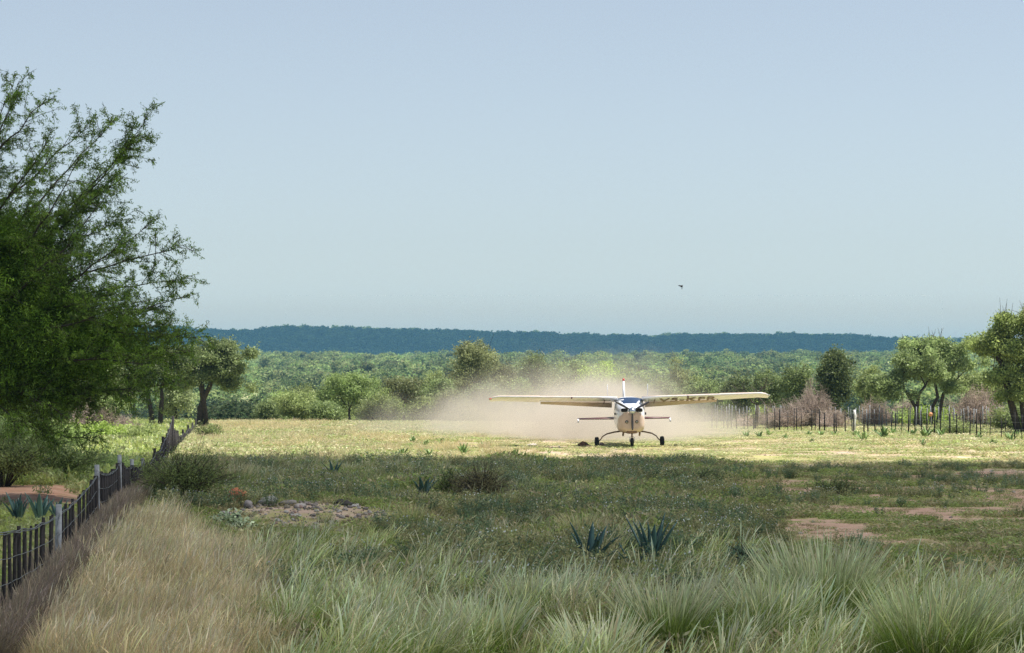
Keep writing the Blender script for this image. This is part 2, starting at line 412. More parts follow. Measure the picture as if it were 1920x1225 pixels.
# tall silver grass
def silverp(x, y):
    px = pxof(x, y); lim = np.interp(px, [400, 800, 1000, 1350, 1920], [44, 41, 37.5, 38, 36.5])+5*(fbm(x/1.2, y/3, 76, 3)-.5)
    core = sstep(lim+1.5, lim-1.5, y)*sstep(.47, .53, fbm(x/.85, y/1.25, 77, 2)+.02)
    stray = .16*sstep(60, 46, y)*sstep(.52, .62, fbm(x/1.6, y/3, 78, 3))*sstep(1500, 1200, px)
    return (x > FX(y)+.8)*(1-sstep(.1, .5, strawzone(x, y)))*np.maximum(core, stray)
P_, r = scat_pts(26, 62, 12, .20, 4, 11, silverp)
sc = r.uniform(.6, 1.25, len(P_))*(1-.35*sstep(40, 52, P_[:, 1]))
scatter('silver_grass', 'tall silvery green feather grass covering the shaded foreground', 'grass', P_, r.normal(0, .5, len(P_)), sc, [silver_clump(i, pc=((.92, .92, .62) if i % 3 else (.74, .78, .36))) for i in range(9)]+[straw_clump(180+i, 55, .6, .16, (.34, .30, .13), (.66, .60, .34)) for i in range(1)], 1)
# straw grass
P_, r = scat_pts(26, 66, 24, .20, 3, 12, lambda x, y: (x > FX(y)+.4)*strawzone(x, y)*(.12+.88*sstep(.36, .52, fbm(x/.9, y/1.6, 62, 3)))*sstep(56, 49, y)*(1-.8*np.exp(-((pxof(x, y)-225)/70)**2-((y-35.5)/2.2)**2)))
sc = r.uniform(.55, 1.25, len(P_))*(.75+.5*fbm(P_[:, 0]/1.5, P_[:, 1]/2.5, 64, 2))
scatter('straw_grass', 'dry straw coloured grass beside the near fence', 'grass', P_, r.normal(0, .5, len(P_)), sc, [straw_clump(20+i, c1=((.90, .71, .49) if i % 2 else (.78, .68, .40)), c0=((.50, .40, .20) if i % 3 else (.34, .36, .12))) for i in range(9)], 2)
# matted dead growth along the foot of the near fence
r = np.random.default_rng(13); n = 2600; y = r.uniform(26, 75, n); x = FX(y)+r.normal(.08, .10, n)
P_ = np.stack([x, y, g(x, y)], 1)
scatter('dead_undergrowth', 'brown matted dead stems along the foot of the near fence', 'undergrowth', P_, r.uniform(0, 6.28, n), r.uniform(.6, 1.1, n), [straw_clump(40+i, 70, .42, .14, (.15, .12, .08), (.36, .29, .21)) for i in range(4)], 3)
# low green weeds of the shaded middle ground
pr = lambda x, y: right_of_fence(x, y)*(1-.6*strawzone(x, y))*(1-.68*sstep(.15, .5, sandiness(x, y)))*(.25+.75*sstep(.3, .55, fbm(x/2.5, y/4, 81, 3)))
P_, r = scat_pts(30, 96, 9, .20, 4, 14, pr)
sc = r.uniform(.5, 1.5, len(P_))*(.45+1.3*fbm(P_[:, 0]/2.2, P_[:, 1]/4, 83, 3)**1.3)
sc = sc*(1-.55*sandiness(P_[:, 0], P_[:, 1])); sc = np.stack([sc*1.1, sc*1.1, sc*(1-.55*sstep(1250, 1600, pxof(P_[:, 0], P_[:, 1]))*sstep(42, 50, P_[:, 1]))*(1-.5*np.exp(-((P_[:, 0]+3.9)/1.9)**2-((P_[:, 1]-54)/5)**2))], 1)
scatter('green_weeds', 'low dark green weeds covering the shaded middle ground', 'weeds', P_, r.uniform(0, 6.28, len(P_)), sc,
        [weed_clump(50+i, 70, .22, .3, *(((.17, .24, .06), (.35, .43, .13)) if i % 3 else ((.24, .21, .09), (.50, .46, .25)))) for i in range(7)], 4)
# taller herbs and seeding grasses scattered through the weeds
def herb(seed, n=26, h=.42, c0=(.10, .14, .05), c1=(.26, .32, .13)):
    r = np.random.default_rng(seed); b = MB(); th = r.uniform(0, 6.28, n); rr = .16*np.sqrt(r.uniform(0, 1, n)); base = np.stack([rr*np.cos(th), rr*np.sin(th), 0*rr], 1); hh = h*r.uniform(.5, 1.1, n)
    b.blades(base, th, hh, r.uniform(0, .3, n), r.uniform(.007, .012, n), r.uniform(0, .4, n), jit(r, n, c0), jit(r, n, c1), 3, r)
    m = n*9; k = r.integers(0, n, m); t = r.uniform(.15, 1, m); cen = base[k]+np.stack([np.cos(th[k])*hh[k]*t*.25, np.sin(th[k])*hh[k]*t*.25, hh[k]*t*.95], 1)+r.normal(0, .02, (m, 3))
    a = r.normal(0, 1, (m, 3)); a[:, 2] = np.abs(a[:, 2]); a /= np.linalg.norm(a, axis=1, keepdims=True); bb = np.cross(a, r.normal(0, 1, (m, 3))); bb /= np.linalg.norm(bb, axis=1, keepdims=True)
    b.leaves(cen, a*.03, bb*.011, jit(r, m, c1, .35))
    if seed % 3 == 0:
        q = 7; k = r.integers(0, n, q); cen = base[k]+np.stack([np.cos(th[k])*hh[k]*.25, np.sin(th[k])*hh[k]*.25, hh[k]], 1); z_ = np.zeros(q)
        b.leaves(cen, np.stack([z_+.014, z_, z_+.004], 1), np.stack([z_, z_+.004, z_+.014], 1), jit(r, q, (.85, .84, .78), .08))
    return b.mesh('herb', M['grass'])
pr = lambda x, y: right_of_fence(x, y)*(1-strawzone(x, y))*(1-.98*sstep(.15, .5, sandiness(x, y)))*sstep(.42, .58, fbm(x/1.7, y/3.2, 87, 3))
P_, r = scat_pts(32, 93, 5.0, .20, 4, 24, pr)
scatter('tall_herbs', 'taller dark herbs and small white flowers standing in the shaded weeds', 'herbs', P_, r.uniform(0, 6.28, len(P_)), r.uniform(.6, 1.15, len(P_))*(1-.35*sstep(1300, 1600, pxof(P_[:, 0], P_[:, 1]))),
        [herb(150+i, c0=((.07, .11, .05) if i % 2 else (.11, .14, .05)), c1=((.16, .23, .12) if i % 2 else (.34, .34, .16))) for i in range(6)], 14)
P_, r = scat_pts(42, 92, 3.4, .20, 4, 25, lambda x, y: right_of_fence(x, y)*sstep(1250, 900, pxof(x, y))*(1-strawzone(x, y))*(1-.98*sstep(.15, .5, sandiness(x, y)))*sstep(.46, .6, fbm(x/2.4, y/4.2, 89, 3)))
scatter('seeding_grass', 'thin pale seeding grass scattered in the shaded weeds', 'grass', P_, r.normal(0, .6, len(P_)), r.uniform(.5, .85, len(P_)), [silver_clump(160+i, 26, .6, .2, .5, (.62, .58, .42)) for i in range(4)], 15)
# sunlit short grass of the field
pr = lambda x, y: (x > FX(y)-1)*(1-.97*sandiness(x, y))*(.25+.75*sstep(.32, .55, fbm(x/3, y/6, 91, 4)))
P_, r = scat_pts(90, 192, 4.5, .20, 6, 15, pr)
lowx = sstep(1, -7, P_[:, 0]-(P_[:, 1]-100)*.0)
sc = r.uniform(.7, 1.3, len(P_)); sc = np.stack([sc*1.7, sc*1.7, sc*(.42+.6*lowx+.5*sstep(12, 20, P_[:, 0]))], 1)
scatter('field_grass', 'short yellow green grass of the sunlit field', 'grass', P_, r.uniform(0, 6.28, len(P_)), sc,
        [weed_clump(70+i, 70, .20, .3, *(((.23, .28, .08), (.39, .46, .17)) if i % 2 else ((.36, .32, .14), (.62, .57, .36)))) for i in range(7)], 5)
# dry taller seeding grass patches in the lit field on the left
P_, r = scat_pts(88, 190, 4, .20, 6, 16, lambda x, y: (x > FX(y)+.3)*sstep(2, -6, x)*sstep(.42, .55, fbm(x/4, y/9, 95, 3)))
scatter('dry_field_grass', 'dry pinkish seeding grass in the sunlit field', 'grass', P_, r.uniform(0, 6.28, len(P_)), r.uniform(.5, .9, len(P_)),
        [straw_clump(90+i, 60, .42, .25, (.40, .36, .15), (.70, .58, .36)) for i in range(4)], 6)
# leafy garden weeds beyond the near fence
pr = lambda x, y: (x < FX(y)-.4)*(1-.98*sandiness(x, y))*(.5+.5*sstep(.3, .5, fbm(x/2, y/4, 99, 3)))
P_, r = scat_pts(30, 170, 6, .20, 12, 17, pr)
bright = [weed_clump(110+i, 60, .38, .34, *(((.25, .33, .08), (.52, .61, .18)) if i % 2 else ((.28, .33, .11), (.56, .62, .30))), lw=.06) for i in range(6)]
scatter('garden_weeds', 'bright green leafy weeds beyond the near fence', 'weeds', P_, r.uniform(0, 6.28, len(P_)), r.uniform(.6, 1.3, len(P_))*(.4+.6*sstep(56, 76, P_[:, 1])), bright, 7)

# ------------------------------------------------------------------ trees
def kmeans(T, k, r, it=6):
    c = T[r.choice(len(T), k, replace=False)]
    for _ in range(it):
        d = ((T[:, None]-c[None])**2).sum(2); l = d.argmin(1)
        for j in range(k):
            if (l == j).any(): c[j] = T[l == j].mean(0)
    return l
def grow(b, p, T, rad, r, tips, col, depth=0, minr=.006, wob=.10, sides=5):
    """joins start p to all target points T with forking limbs; records tips (start, end)"""
    if len(T) == 1:
        q = T[0]; m = (p+q)/2+r.normal(0, wob*.4, 3)*np.linalg.norm(q-p)
        b.tube([p, m, q], [max(rad, minr), max(rad*.8, minr), minr*.8], 3, col, cap=False); tips.append((m, q)); return
    k = min(len(T), 2 if (depth % 2 or len(T) < 4) else 3)
    l = kmeans(T, k, r)
    for j in range(k):
        G = T[l == j]
        if not len(G): continue
        c = G.mean(0); ln = np.linalg.norm(c-p); f = r.uniform(.42, .6) if len(G) > 1 else 1
        q = p+(c-p)*f + r.normal(0, wob, 3)*ln*.35
        rr = rad*max(.35, (len(G)/len(T))**.42)
        m = (p+q)/2+r.normal(0, wob, 3)*ln*.3
        if len(G) == 1: grow(b, p, G, rr*.7, r, tips, col, depth+1, minr, wob); continue
        b.tube([p, m, q], [rr, rr*.92, rr*.85], sides if rr > .03 else 4, col, cap=False)
        grow(b, q, G, rr*.85, r, tips, col, depth+1, minr, wob)
def lobes_points(lobes, n, r, shell=.55):
    """points in a union of ellipsoids (cx,cy,cz,rx,ry,rz), biased to the outside"""
    w = np.array([l[3]*l[4]*l[5] for l in lobes])**.7; w /= w.sum()
    k = r.choice(len(lobes), n, p=w); L_ = np.array(lobes)[k]
    d = r.normal(0, 1, (n, 3)); d /= np.linalg.norm(d, axis=1, keepdims=True)
    rr = shell+(1-shell)*r.uniform(0, 1, n)**.8
    rr = np.where(r.uniform(0, 1, n) < .2, r.uniform(.2, 1, n), rr)
    rr = np.where(r.uniform(0, 1, n) < .16, rr*r.uniform(1.1, 1.45, n), rr)
    return L_[:, :3]+d*L_[:, 3:]*rr[:, None]
LEAFK = 2.7
def leafcloud(b, tips, r, per, spread, size, c0, c1, aspect=.45, droop=0.0, clump_var=.3):
    st = np.array([t[0] for t in tips]); en = np.array([t[1] for t in tips]); n = len(st)
    k = np.repeat(np.arange(n), per); t = r.uniform(.1, 1.05, len(k))[:, None]
    cen = st[k]*(1-t)+en[k]*t+r.normal(0, spread, (len(k), 3))*np.array([1, 1, .75])
    d = en[k]-st[k]; d /= np.linalg.norm(d, axis=1, keepdims=True)+1e-6
    a = d*.5+r.normal(0, .8, (len(k), 3)); a[:, 2] -= droop; a /= np.linalg.norm(a, axis=1, keepdims=True)
    bb = np.cross(a, r.normal(0, 1, (len(k), 3))); bb /= np.linalg.norm(bb, axis=1, keepdims=True)
    s_ = size*r.uniform(.6, 1.4, len(k))[:, None]
    cv = (1+clump_var*r.uniform(-1, 1, n))[k][:, None]
    m = r.uniform(0, 1, (n,))[k][:, None]*.6+r.uniform(0, 1, (len(k), 1))*.4
    col = (np.array(c0)*(1-m)+np.array(c1)*m)*cv*LEAFK
    b.leaves(cen, a*s_, bb*s_*aspect, col)

BK = (.07, .055, .045)
def tree_meshes(seed, h, trunks, lobes, ntips=160, per=45, spread=.17, leaf=.085, c0=(.05, .065, .022), c1=(.12, .14, .05), rad=.12, aspect=.5, wob=.12, twigs=0, droop=0):
    """trunks: list of polylines; every trunk carries the lobes nearest to its top"""
    r = np.random.default_rng(seed); bt = MB(); bc = MB(); tips = []
    T = lobes_points(lobes, ntips, r)
    T = T[T[:, 2] > .25]
    tops = np.array([t[-1] for t in trunks]); l = ((T[:, None]-tops[None])**2).sum(2).argmin(1)
    for i, tr in enumerate(trunks):
        n = len(tr); bt.tube(tr, np.linspace(rad, rad*.62, n), 7, (.5, .5, .5))
        G = T[l == i]
        if len(G): grow(bt, np.array(tr[-1], float), G, rad*.58, r, tips, (.5, .5, .5), wob=wob)
    leafcloud(bc, tips, r, per, spread, leaf, c0, c1, aspect, droop)
    if twigs:
        Tw = [t for t in tips if t[1][2] > np.percentile([q[1][2] for q in tips], 80)]
        for _ in range(twigs):
            t = Tw[r.integers(0, len(Tw))]; p = np.array(t[1]); d = r.normal(0, .35, 3); d[2] = abs(d[2])+.3
            bt.tube([p, p+d*.4+r.normal(0, .03, 3), p+d*.8], [.014, .011, .006], 3, (.5, .5, .5), cap=False)
    return bt.mesh('trunk', M['bark'], True), bc.mesh('crown', M['leaf'])
def place_tree(name, meshes, x, y, label, cat, group=None, rz=0, s=1.0, dz=0.0):
    root = empty(name, (x, y, float(g(x, y))-.04+dz), label, cat, group, rz); root.scale = (s, s, s)
    for nm, me in zip(('trunk', 'crown'), meshes):
        if me is None: continue
        o = bpy.data.objects.new(nm, me); COL.objects.link(o); o.parent = root
    return root
def lob(r, n, cx, cy, cz, rx, ry, rz, sx=.5):
    """n lobes spread through an envelope"""
    out = []
    for i in range(n):
        d = r.normal(0, 1, 3); d /= np.linalg.norm(d); q = r.uniform(.3, .8)
        k = r.uniform(.2, .46)
        out.append((cx+d[0]*rx*q, cy+d[1]*ry*q, cz+d[2]*rz*q, rx*k, ry*k, rz*k*1.05))
    return out

OLIVE = ((.058, .080, .032), (.140, .172, .070)); BROWNISH = ((.060, .068, .032), (.120, .130, .060)); YEL = ((.072, .092, .035), (.155, .18, .07))
FRESH = ((.075, .10, .035), (.15, .195, .07)); DARK = ((.035, .05, .02), (.085, .105, .04)); PALE = ((.09, .11, .055), (.18, .21, .10))
LIME = ((.10, .14, .03), (.20, .26, .06))

def std_tree(seed, h, w, cols, trunkh=.35, lean=0, per=46, ntips=170, leaf=.085, base=.3, twigs=0, forks=1, rad=.11, nl=14):
    """crown of width w over a trunk; base = relative height where leaves start"""
    r = np.random.default_rng(seed); tr = []
    for i in range(forks):
        sx = (i-(forks-1)/2)*.5
        ths = h*trunkh
        tr.append([(0+sx*.25, 0, -.1), (lean*.25+sx*.5+r.normal(0, .05), r.normal(0, .05), ths*.45), (lean*.65+sx*.9, r.normal(0, .08), ths*.8), (lean+sx*1.6, r.normal(0, .1), ths*1.1)])
    cz = h*(base+(1-base)/2); rz_ = h*(1-base)/2
    L_ = lob(r, nl, lean*1.2, 0, cz, w/2, w/2*.9, rz_)
    L_.append((lean*1.2, 0, cz+rz_*.35, w*.3, w*.3, rz_*.6))
    return tree_meshes(seed, h, tr, L_, int(ntips*1.25), int(per*.95), .21, leaf*.85, cols[0], cols[1], rad, twigs=twigs)

def T_(px, D, topy, wpx, cols, label, name='bush_tree', cat='tree', seed=None, **kw):
    x = at(px, D); zg = float(g(x, D)); h = zat(topy, D)-zg; w = wpx/F*D
    seed = seed if seed is not None else int(abs(px)*7+D)
    per = kw.pop('per', 46); grp = kw.pop('group', 'trees along the edge of the field')
    ms = std_tree(seed, h, w, cols, per=per, **kw)
    return place_tree(name, ms, x, D, label, cat, grp)

# trees closing the field in the middle
T_(552, 186, 733, 118, YEL, 'low yellow green thorn tree at the left end of the far tree line', base=.08, trunkh=.2, ntips=200)
T_(505, 192, 752, 60, OLIVE, 'small olive bush at the foot of the low yellow green thorn tree', 'bush', 'bush', base=.02, trunkh=.15)
T_(655, 190, 694, 140, FRESH, 'broad fresh green thorn tree, brightest of the far tree line left of the dust', base=.12, trunkh=.25, ntips=260)
T_(712, 184, 742, 90, YEL, 'small yellowish thorn tree in front of the broad fresh green one', base=.1, trunkh=.25)
T_(612, 184, 752, 80, OLIVE, 'low olive bush between two yellow green thorn trees', 'bush', 'bush', base=.03, trunkh=.15)
T_(757, 186, 704, 96, BROWNISH, 'brownish tree with a thin dark trunk left of the dust cloud', base=.42, trunkh=.42, ntips=120, per=34)
T_(880, 196, 644, 152, BROWNISH, 'tallest tree of the far tree line, olive brown with a domed crown', 'domed_thorn_tree', base=.30, trunkh=.33, ntips=320, per=52, twigs=14, lean=.3, nl=14)
T_(828, 188, 705, 85, OLIVE, 'olive tree at the left foot of the tallest domed tree', base=.1, trunkh=.25)
T_(800, 186, 745, 80, YEL, 'low yellow green bush below the tallest domed tree', 'bush', 'bush', base=.03, trunkh=.15)
T_(948, 198, 676, 80, BROWNISH, 'thin brownish tree just right of the tallest domed tree', base=.2, trunkh=.3)
T_(1000, 202, 660, 120, OLIVE, 'olive tree behind the left wing of the aircraft', base=.2, trunkh=.3, ntips=220)
T_(1068, 206, 666, 110, OLIVE, 'flat topped olive tree behind the dust left of the tail fin', base=.2, trunkh=.3)
T_(1128, 204, 678, 96, LIME, 'bright lime green tree top just above the aircraft cabin', base=.3, trunkh=.3)
T_(1195, 206, 690, 80, OLIVE, 'dull green tree behind the dust right of the tail fin', base=.2, trunkh=.3)
T_(1035, 192, 706, 90, YEL, 'small yellow green tree half hidden by dust', base=.1, trunkh=.3)
T_(1278, 204, 668, 66, BROWNISH, 'narrow brownish tree above the right wing', base=.25, trunkh=.3, ntips=110)
T_(1240, 196, 704, 84, OLIVE, 'low olive tree in the dust behind the right wing root', base=.1, trunkh=.3)
T_(1322, 192, 708, 76, OLIVE, 'rounded olive bush behind the middle of the right wing', base=.05, trunkh=.2)
T_(1385, 186, 700, 74, DARK, 'dark green bush behind the right wing tip', base=.05, trunkh=.2)

for i, (px_, D_q, ty_, w_, c_, nm_) in enumerate([(585, 196, 738, 70, OLIVE, 'dull bush behind the low yellow green thorn tree'), (690, 198, 712, 90, OLIVE, 'olive bush behind the broad fresh green tree'), (740, 197, 716, 70, YEL, 'pale bush left of the brownish thin trunked tree'),
        (785, 198, 718, 70, OLIVE, 'olive bush right of the brownish thin trunked tree'), (850, 185, 728, 80, BROWNISH, 'brownish bush in front of the tallest domed tree'), (915, 190, 712, 90, OLIVE, 'olive bush under the right side of the domed tree'), (970, 196, 700, 70, FRESH, 'fresh green bush fading into the dust'),
        (1100, 196, 706, 80, OLIVE, 'olive bush behind the left wing root'), (1165, 200, 704, 70, YEL, 'yellowish bush behind the tail fin'), (1300, 198, 706, 70, YEL, 'yellowish bush just left of the rounded olive bush'), (1355, 190, 722, 60, FRESH, 'small fresh green bush left of the dark green one'), (1410, 196, 716, 80, OLIVE, 'olive bush behind the bare dead tree'),
        (530, 203, 726, 80, FRESH, 'fresh green bush behind the left end of the far tree line'), (575, 206, 718, 90, YEL, 'yellow green bush well behind the low thorn tree'), (630, 206, 706, 90, YEL, 'yellow green bush rising behind the broad fresh green tree on its left'), (700, 207, 700, 90, FRESH, 'fresh green bush rising behind the broad fresh green tree on its right'), (765, 208, 698, 80, FRESH, 'fresh green bush behind the brownish thin trunked tree'), (812, 206, 694, 80, YEL, 'yellow green bush left of the tallest domed tree'), (735, 190, 748, 60, FRESH, 'low fresh green bush between small yellowish tree and thin trunked tree')]):
    T_(px_, D_q, ty_, w_, c_, nm_, 'bush', 'bush', base=.03, trunkh=.18, ntips=150)
# trees on the right behind the far fence
T_(1440, 184, 690, 84, OLIVE, 'olive tree behind the bare dead tree', base=.15, trunkh=.3)
T_(1500, 182, 676, 90, OLIVE, 'olive tree with ragged twigs behind the brown brush', base=.15, trunkh=.3, twigs=12)
T_(1574, 168, 652, 96, DARK, 'tall dark green tree rising over the brown brush, behind the white fence post', base=.06, trunkh=.25, ntips=300, rad=.14)
T_(1628, 184, 684, 80, YEL, 'pale yellow green tree between the tall dark tree and the umbrella thorns', base=.1, trunkh=.3)
T_(1850, 182, 690, 110, YEL, 'yellow green tree in the gap left of the tall right hand trees', base=.2, trunkh=.35)

def special(px, D, trunks, lobes, label, seed, cols, **kw):
    """trunk and lobes given in photo pixels relative to base px and in depth metres"""
    x = at(px, D); zg = float(g(x, D)); k = D/F
    def cv(p): return ((p[0]-px)*k, p[2] if len(p) > 2 else 0, zat(p[1], D)-zg)
    tr = [[cv(p) for p in t] for t in trunks]
    for t in tr: t[0] = (t[0][0], t[0][1], -.15)
    lo = []; rq = np.random.default_rng(seed+5)
    for l in lobes:
        c_ = cv(l[:2]+(l[4],)); lo.append((*c_, l[2]*k*.75, l[2]*k*.7, l[3]*k*.7))
        for _ in range(3): lo.append((c_[0]+rq.normal(0, .6)*l[2]*k, c_[1]+rq.normal(0, .5)*l[2]*k, c_[2]+rq.normal(.1, .55)*l[3]*k, l[2]*k*rq.uniform(.25, .5), l[2]*k*.4, l[3]*k*rq.uniform(.25, .5)))
    ms = tree_meshes(seed, 1, tr, lo, kw.pop('ntips', 260), kw.pop('per', 58), kw.pop('spread', .18), kw.pop('leaf', .07), cols[0], cols[1], kw.pop('rad', .12), twigs=kw.pop('twigs', 0))
    return place_tree(kw.pop('name', 'umbrella_thorn_tree'), ms, x, D, label, 'tree', kw.pop('group', 'trees along the edge of the field'))
special(1724, 160, [[(1724, 795), (1716, 762), (1704, 742), (1695, 728)], [(1714, 758), (1722, 738), (1735, 722)]],
        [(1668, 715, 34, 20, 0), (1645, 722, 26, 18, .4), (1700, 700, 36, 20, .5), (1725, 690, 34, 22, -.3), (1672, 738, 26, 15, -.4), (1755, 700, 28, 18, 0), (1700, 676, 30, 16, 0)],
        'umbrella thorn leaning left with a forked dark trunk behind the far fence', 301, OLIVE, ntips=300)
special(1744, 163, [[(1744, 792), (1748, 762), (1758, 744), (1754, 722), (1748, 705)], [(1755, 745), (1768, 738), (1778, 728)]],
        [(1725, 668, 38, 22, 0), (1770, 662, 40, 24, .3), (1750, 645, 44, 14, 0), (1795, 680, 30, 22, -.3), (1765, 700, 34, 20, .3), (1805, 655, 22, 16, 0), (1715, 645, 26, 10, 0), (1775, 720, 26, 14, 0)],
        'umbrella thorn with a bent dark trunk and bare twigs on top', 302, OLIVE, ntips=380, twigs=34)
special(1815, 168, [[(1816, 790), (1812, 765), (1808, 748), (1812, 735)]],
        [(1812, 716, 30, 14, 0), (1835, 722, 24, 12, 0), (1795, 724, 22, 10, 0)],
        'small thorn tree with a thin crooked trunk among brown brush', 303, YEL, ntips=110, rad=.07)
special(1925, 140, [[(1925, 800), (1915, 740), (1905, 690)], [(1912, 730), (1880, 690), (1868, 660)]],
        [(1860, 640, 34, 26, 0), (1885, 620, 34, 20, 0), (1930, 610, 44, 24, 0), (1900, 655, 40, 26, -.4), (1950, 660, 60, 40, 0), (1890, 700, 40, 26, 0), (1905, 735, 38, 20, 0), (1950, 720, 50, 36, .5), (1935, 590, 24, 14, 0)],
        'large dense tree at the right edge reaching above the ridge', 304, ((.066, .088, .031), (.150, .178, .062)), ntips=900, twigs=60, rad=.2, name='dense_tree')
# trees on the left beyond the near fence
special(372, 160, [[(374, 800), (376, 765), (384, 742), (394, 722), (398, 705)], [(388, 735), (378, 720), (370, 708)]],
        [(350, 690, 34, 22, 0), (395, 672, 40, 24, .2), (430, 672, 32, 22, 0), (415, 648, 30, 14, 0), (445, 690, 22, 20, -.3), (370, 665, 34, 20, 0), (400, 702, 40, 18, 0), (340, 712, 28, 14, .3), (430, 718, 26, 16, 0)],
        'rounded olive tree with a leaning trunk beyond the far end of the near fence', 305, ((.060, .080, .035), (.145, .175, .075)), ntips=560, rad=.19, name='rounded_tree')
special(290, 152, [[(287, 800), (284, 770), (278, 745), (276, 722)], [(300, 798), (302, 770), (304, 745), (302, 725)]],
        [(275, 690, 36, 26, 0), (315, 680, 34, 26, 0), (295, 660, 38, 18, .4), (265, 715, 28, 18, 0), (325, 712, 24, 16, 0)],
        'dark twin trunked tree left of the rounded olive tree', 306, DARK, ntips=320, rad=.15, name='twin_trunk_tree')
T_(205, 172, 660, 120, PALE, 'pale yellowish tree seen through the acacia branches', base=.25, trunkh=.35, ntips=240)
T_(208, 150, 735, 60, OLIVE, 'small dark stemmed tree among the brown brush on the left', base=.35, trunkh=.5, ntips=70)
T_(330, 172, 700, 70, PALE, 'pale green tree between the twin trunked and rounded trees', base=.1, trunkh=.3)
T_(120, 165, 670, 130, OLIVE, 'olive tree behind the acacia, left of the pale one', base=.1, trunkh=.3, ntips=240)
T_(20, 160, 640, 170, OLIVE, 'wide olive tree behind the acacia at the left edge', base=.1, trunkh=.3, ntips=300)
T_(-110, 170, 640, 150, DARK, 'dark tree just outside the left edge', base=.1, trunkh=.3)

# ------------------------------------------------------------------ bushes
def leafbush(seed, h, w, cols, n=3500, leaf=.04, stems=26, asp=.4, blades=0, dep=.8):
    r = np.random.default_rng(seed); b = MB(); bs = MB(); tips = []
    for i in range(stems):
        a = r.uniform(0, 6.28); q = np.sqrt(r.uniform(0, 1)); e = np.array([np.cos(a)*q*w/2, np.sin(a)*q*w/2*dep, h*r.uniform(.6, 1)*(1-.45*q*q)])
        m = e*np.array([.4, .4, .55])+r.normal(0, .04, 3)
        bs.tube([(0+e[0]*.1, e[1]*.1, -.03), m, e], [.012, .009, .004], 3, (.3, .3, .3), cap=False); tips.append((m*.6, e))
        for j in range(3):
            e2 = m+(e-m)*r.uniform(.2, .8)+r.normal(0, .14*w/1.5, 3); e2[2] = max(.03, e2[2]); tips.append((m, e2)); bs.tube([m, e2], [.007, .004], 3, (.3, .3, .3), cap=False)
    leafcloud(b, tips, r, max(1, n//len(tips)), .06*w/1.5, leaf, cols[0], cols[1], asp)
    return bs.mesh('stems', M['bark']), b.mesh('foliage', M['leaf'])
def B_(px, D, h, w, cols, label, name='bush', cat='bush', group='bushes in the open field', seed=None, **kw):
    x = at(px, D); ms = leafbush(seed or int(abs(px)+D*3), h, w, cols, **kw)
    root = empty(name, (x, D, float(g(x, D))-.02), label, cat, group)
    for nm, me in zip(('stems', 'foliage'), ms):
        o = bpy.data.objects.new(nm, me); COL.objects.link(o); o.parent = root
    return root
SH = ((.055, .075, .025), (.12, .15, .05)); SHB = ((.07, .065, .035), (.14, .13, .06)); GY = ((.12, .15, .10), (.27, .31, .20))
B_(345, 62, 1.45, 2.5, SH, 'loose fine leaved green bush against the near fence', n=9000, leaf=.035, stems=60, asp=.25)
B_(290, 68, 1.1, 1.6, SH, 'smaller green bush squeezed between the near fence and the loose bush', n=4000, leaf=.035, stems=30, asp=.25)
B_(400, 74, .95, 2.0, SHB, 'dull brownish green bush behind the loose green bush', n=3500, leaf=.035, asp=.25)
B_(905, 67, .95, 1.9, SHB, 'dark twiggy bush in the middle of the shaded field', n=5000, leaf=.03, stems=60, asp=.25)
B_(850, 68, .8, 1.3, SH, 'low green bush touching the dark twiggy one', n=2600, leaf=.035, stems=24)
B_(437, 52, .55, .9, GY, 'small grey green broad leaved shrub beside the gravel heap', 'shrub', 'shrub', n=700, leaf=.045, asp=.6)
B_(1388, 42.5, .62, .6, ((.05, .08, .05), (.10, .14, .09)), 'dark upright weed left of the biggest grass tussock', 'weed', 'plant', n=1200, leaf=.03)
B_(1310, 74, .5, 2.2, DARK, 'dark low weed patch in the shaded field right of the middle', 'weed_patch', 'plant', n=2600, leaf=.035)
B_(1560, 70, .45, 1.5, DARK, 'dark low weed patch on the bare soil at right', 'weed_patch', 'plant', n=1800, leaf=.035)
B_(90, 74, 1.25, 3.4, SH, 'wide shaded green bush behind the near fence', group='bushes beyond the near fence', n=9000, leaf=.045, stems=60)
B_(5, 70, 1.6, 2.8, SH, 'tall green bush at the left edge behind the near fence', group='bushes beyond the near fence', n=7000, leaf=.04, stems=50)
B_(30, 92, 2.2, 4, FRESH, 'high green bush below the acacia crown', group='bushes beyond the near fence', n=9000, leaf=.06, stems=60)
B_(205, 80, .7, 2.4, FRESH, 'low fresh green bush just over the near fence posts', group='bushes beyond the near fence', n=4500, leaf=.05)
B_(180, 120, 1.1, 3.6, LIME, 'sunlit yellow green bush in the garden', group='bushes beyond the near fence', n=5500, leaf=.06)
B_(262, 118, .9, 2.4, YEL, 'sunlit yellowish bush before the twin trunked tree', group='bushes beyond the near fence', n=3200, leaf=.06)
B_(110, 105, 1.4, 3, FRESH, 'sunlit green bush under the acacia branches', group='bushes beyond the near fence', n=5500, leaf=.06)
B_(398, 130, .9, 1.7, YEL, 'small yellow green bush at the far end of the near fence', n=2200, leaf=.05)
B_(1742, 166, 1.2, 4.2, LIME, 'bright green bush behind the far fence between the thorn tree trunks', group='bushes behind the far fence', n=5000, leaf=.07)
B_(1925, 146, 2.2, 3.4, OLIVE, 'olive bush hiding the trunk of the large right hand tree', group='bushes behind the far fence', n=6000, leaf=.07)
B_(1890, 150, 1.5, 3.0, YEL, 'yellow green bush behind the far fence at right', group='bushes behind the far fence', n=4000, leaf=.07)
B_(1680, 170, 1.1, 3.0, FRESH, 'green bush behind the far fence left of the forked trunk', group='bushes behind the far fence', n=3600, leaf=.07)
B_(1430, 172, 1.2, 2.4, LIME, 'yellow green bush behind the bare dead tree', group='bushes behind the far fence', n=2600, leaf=.07)
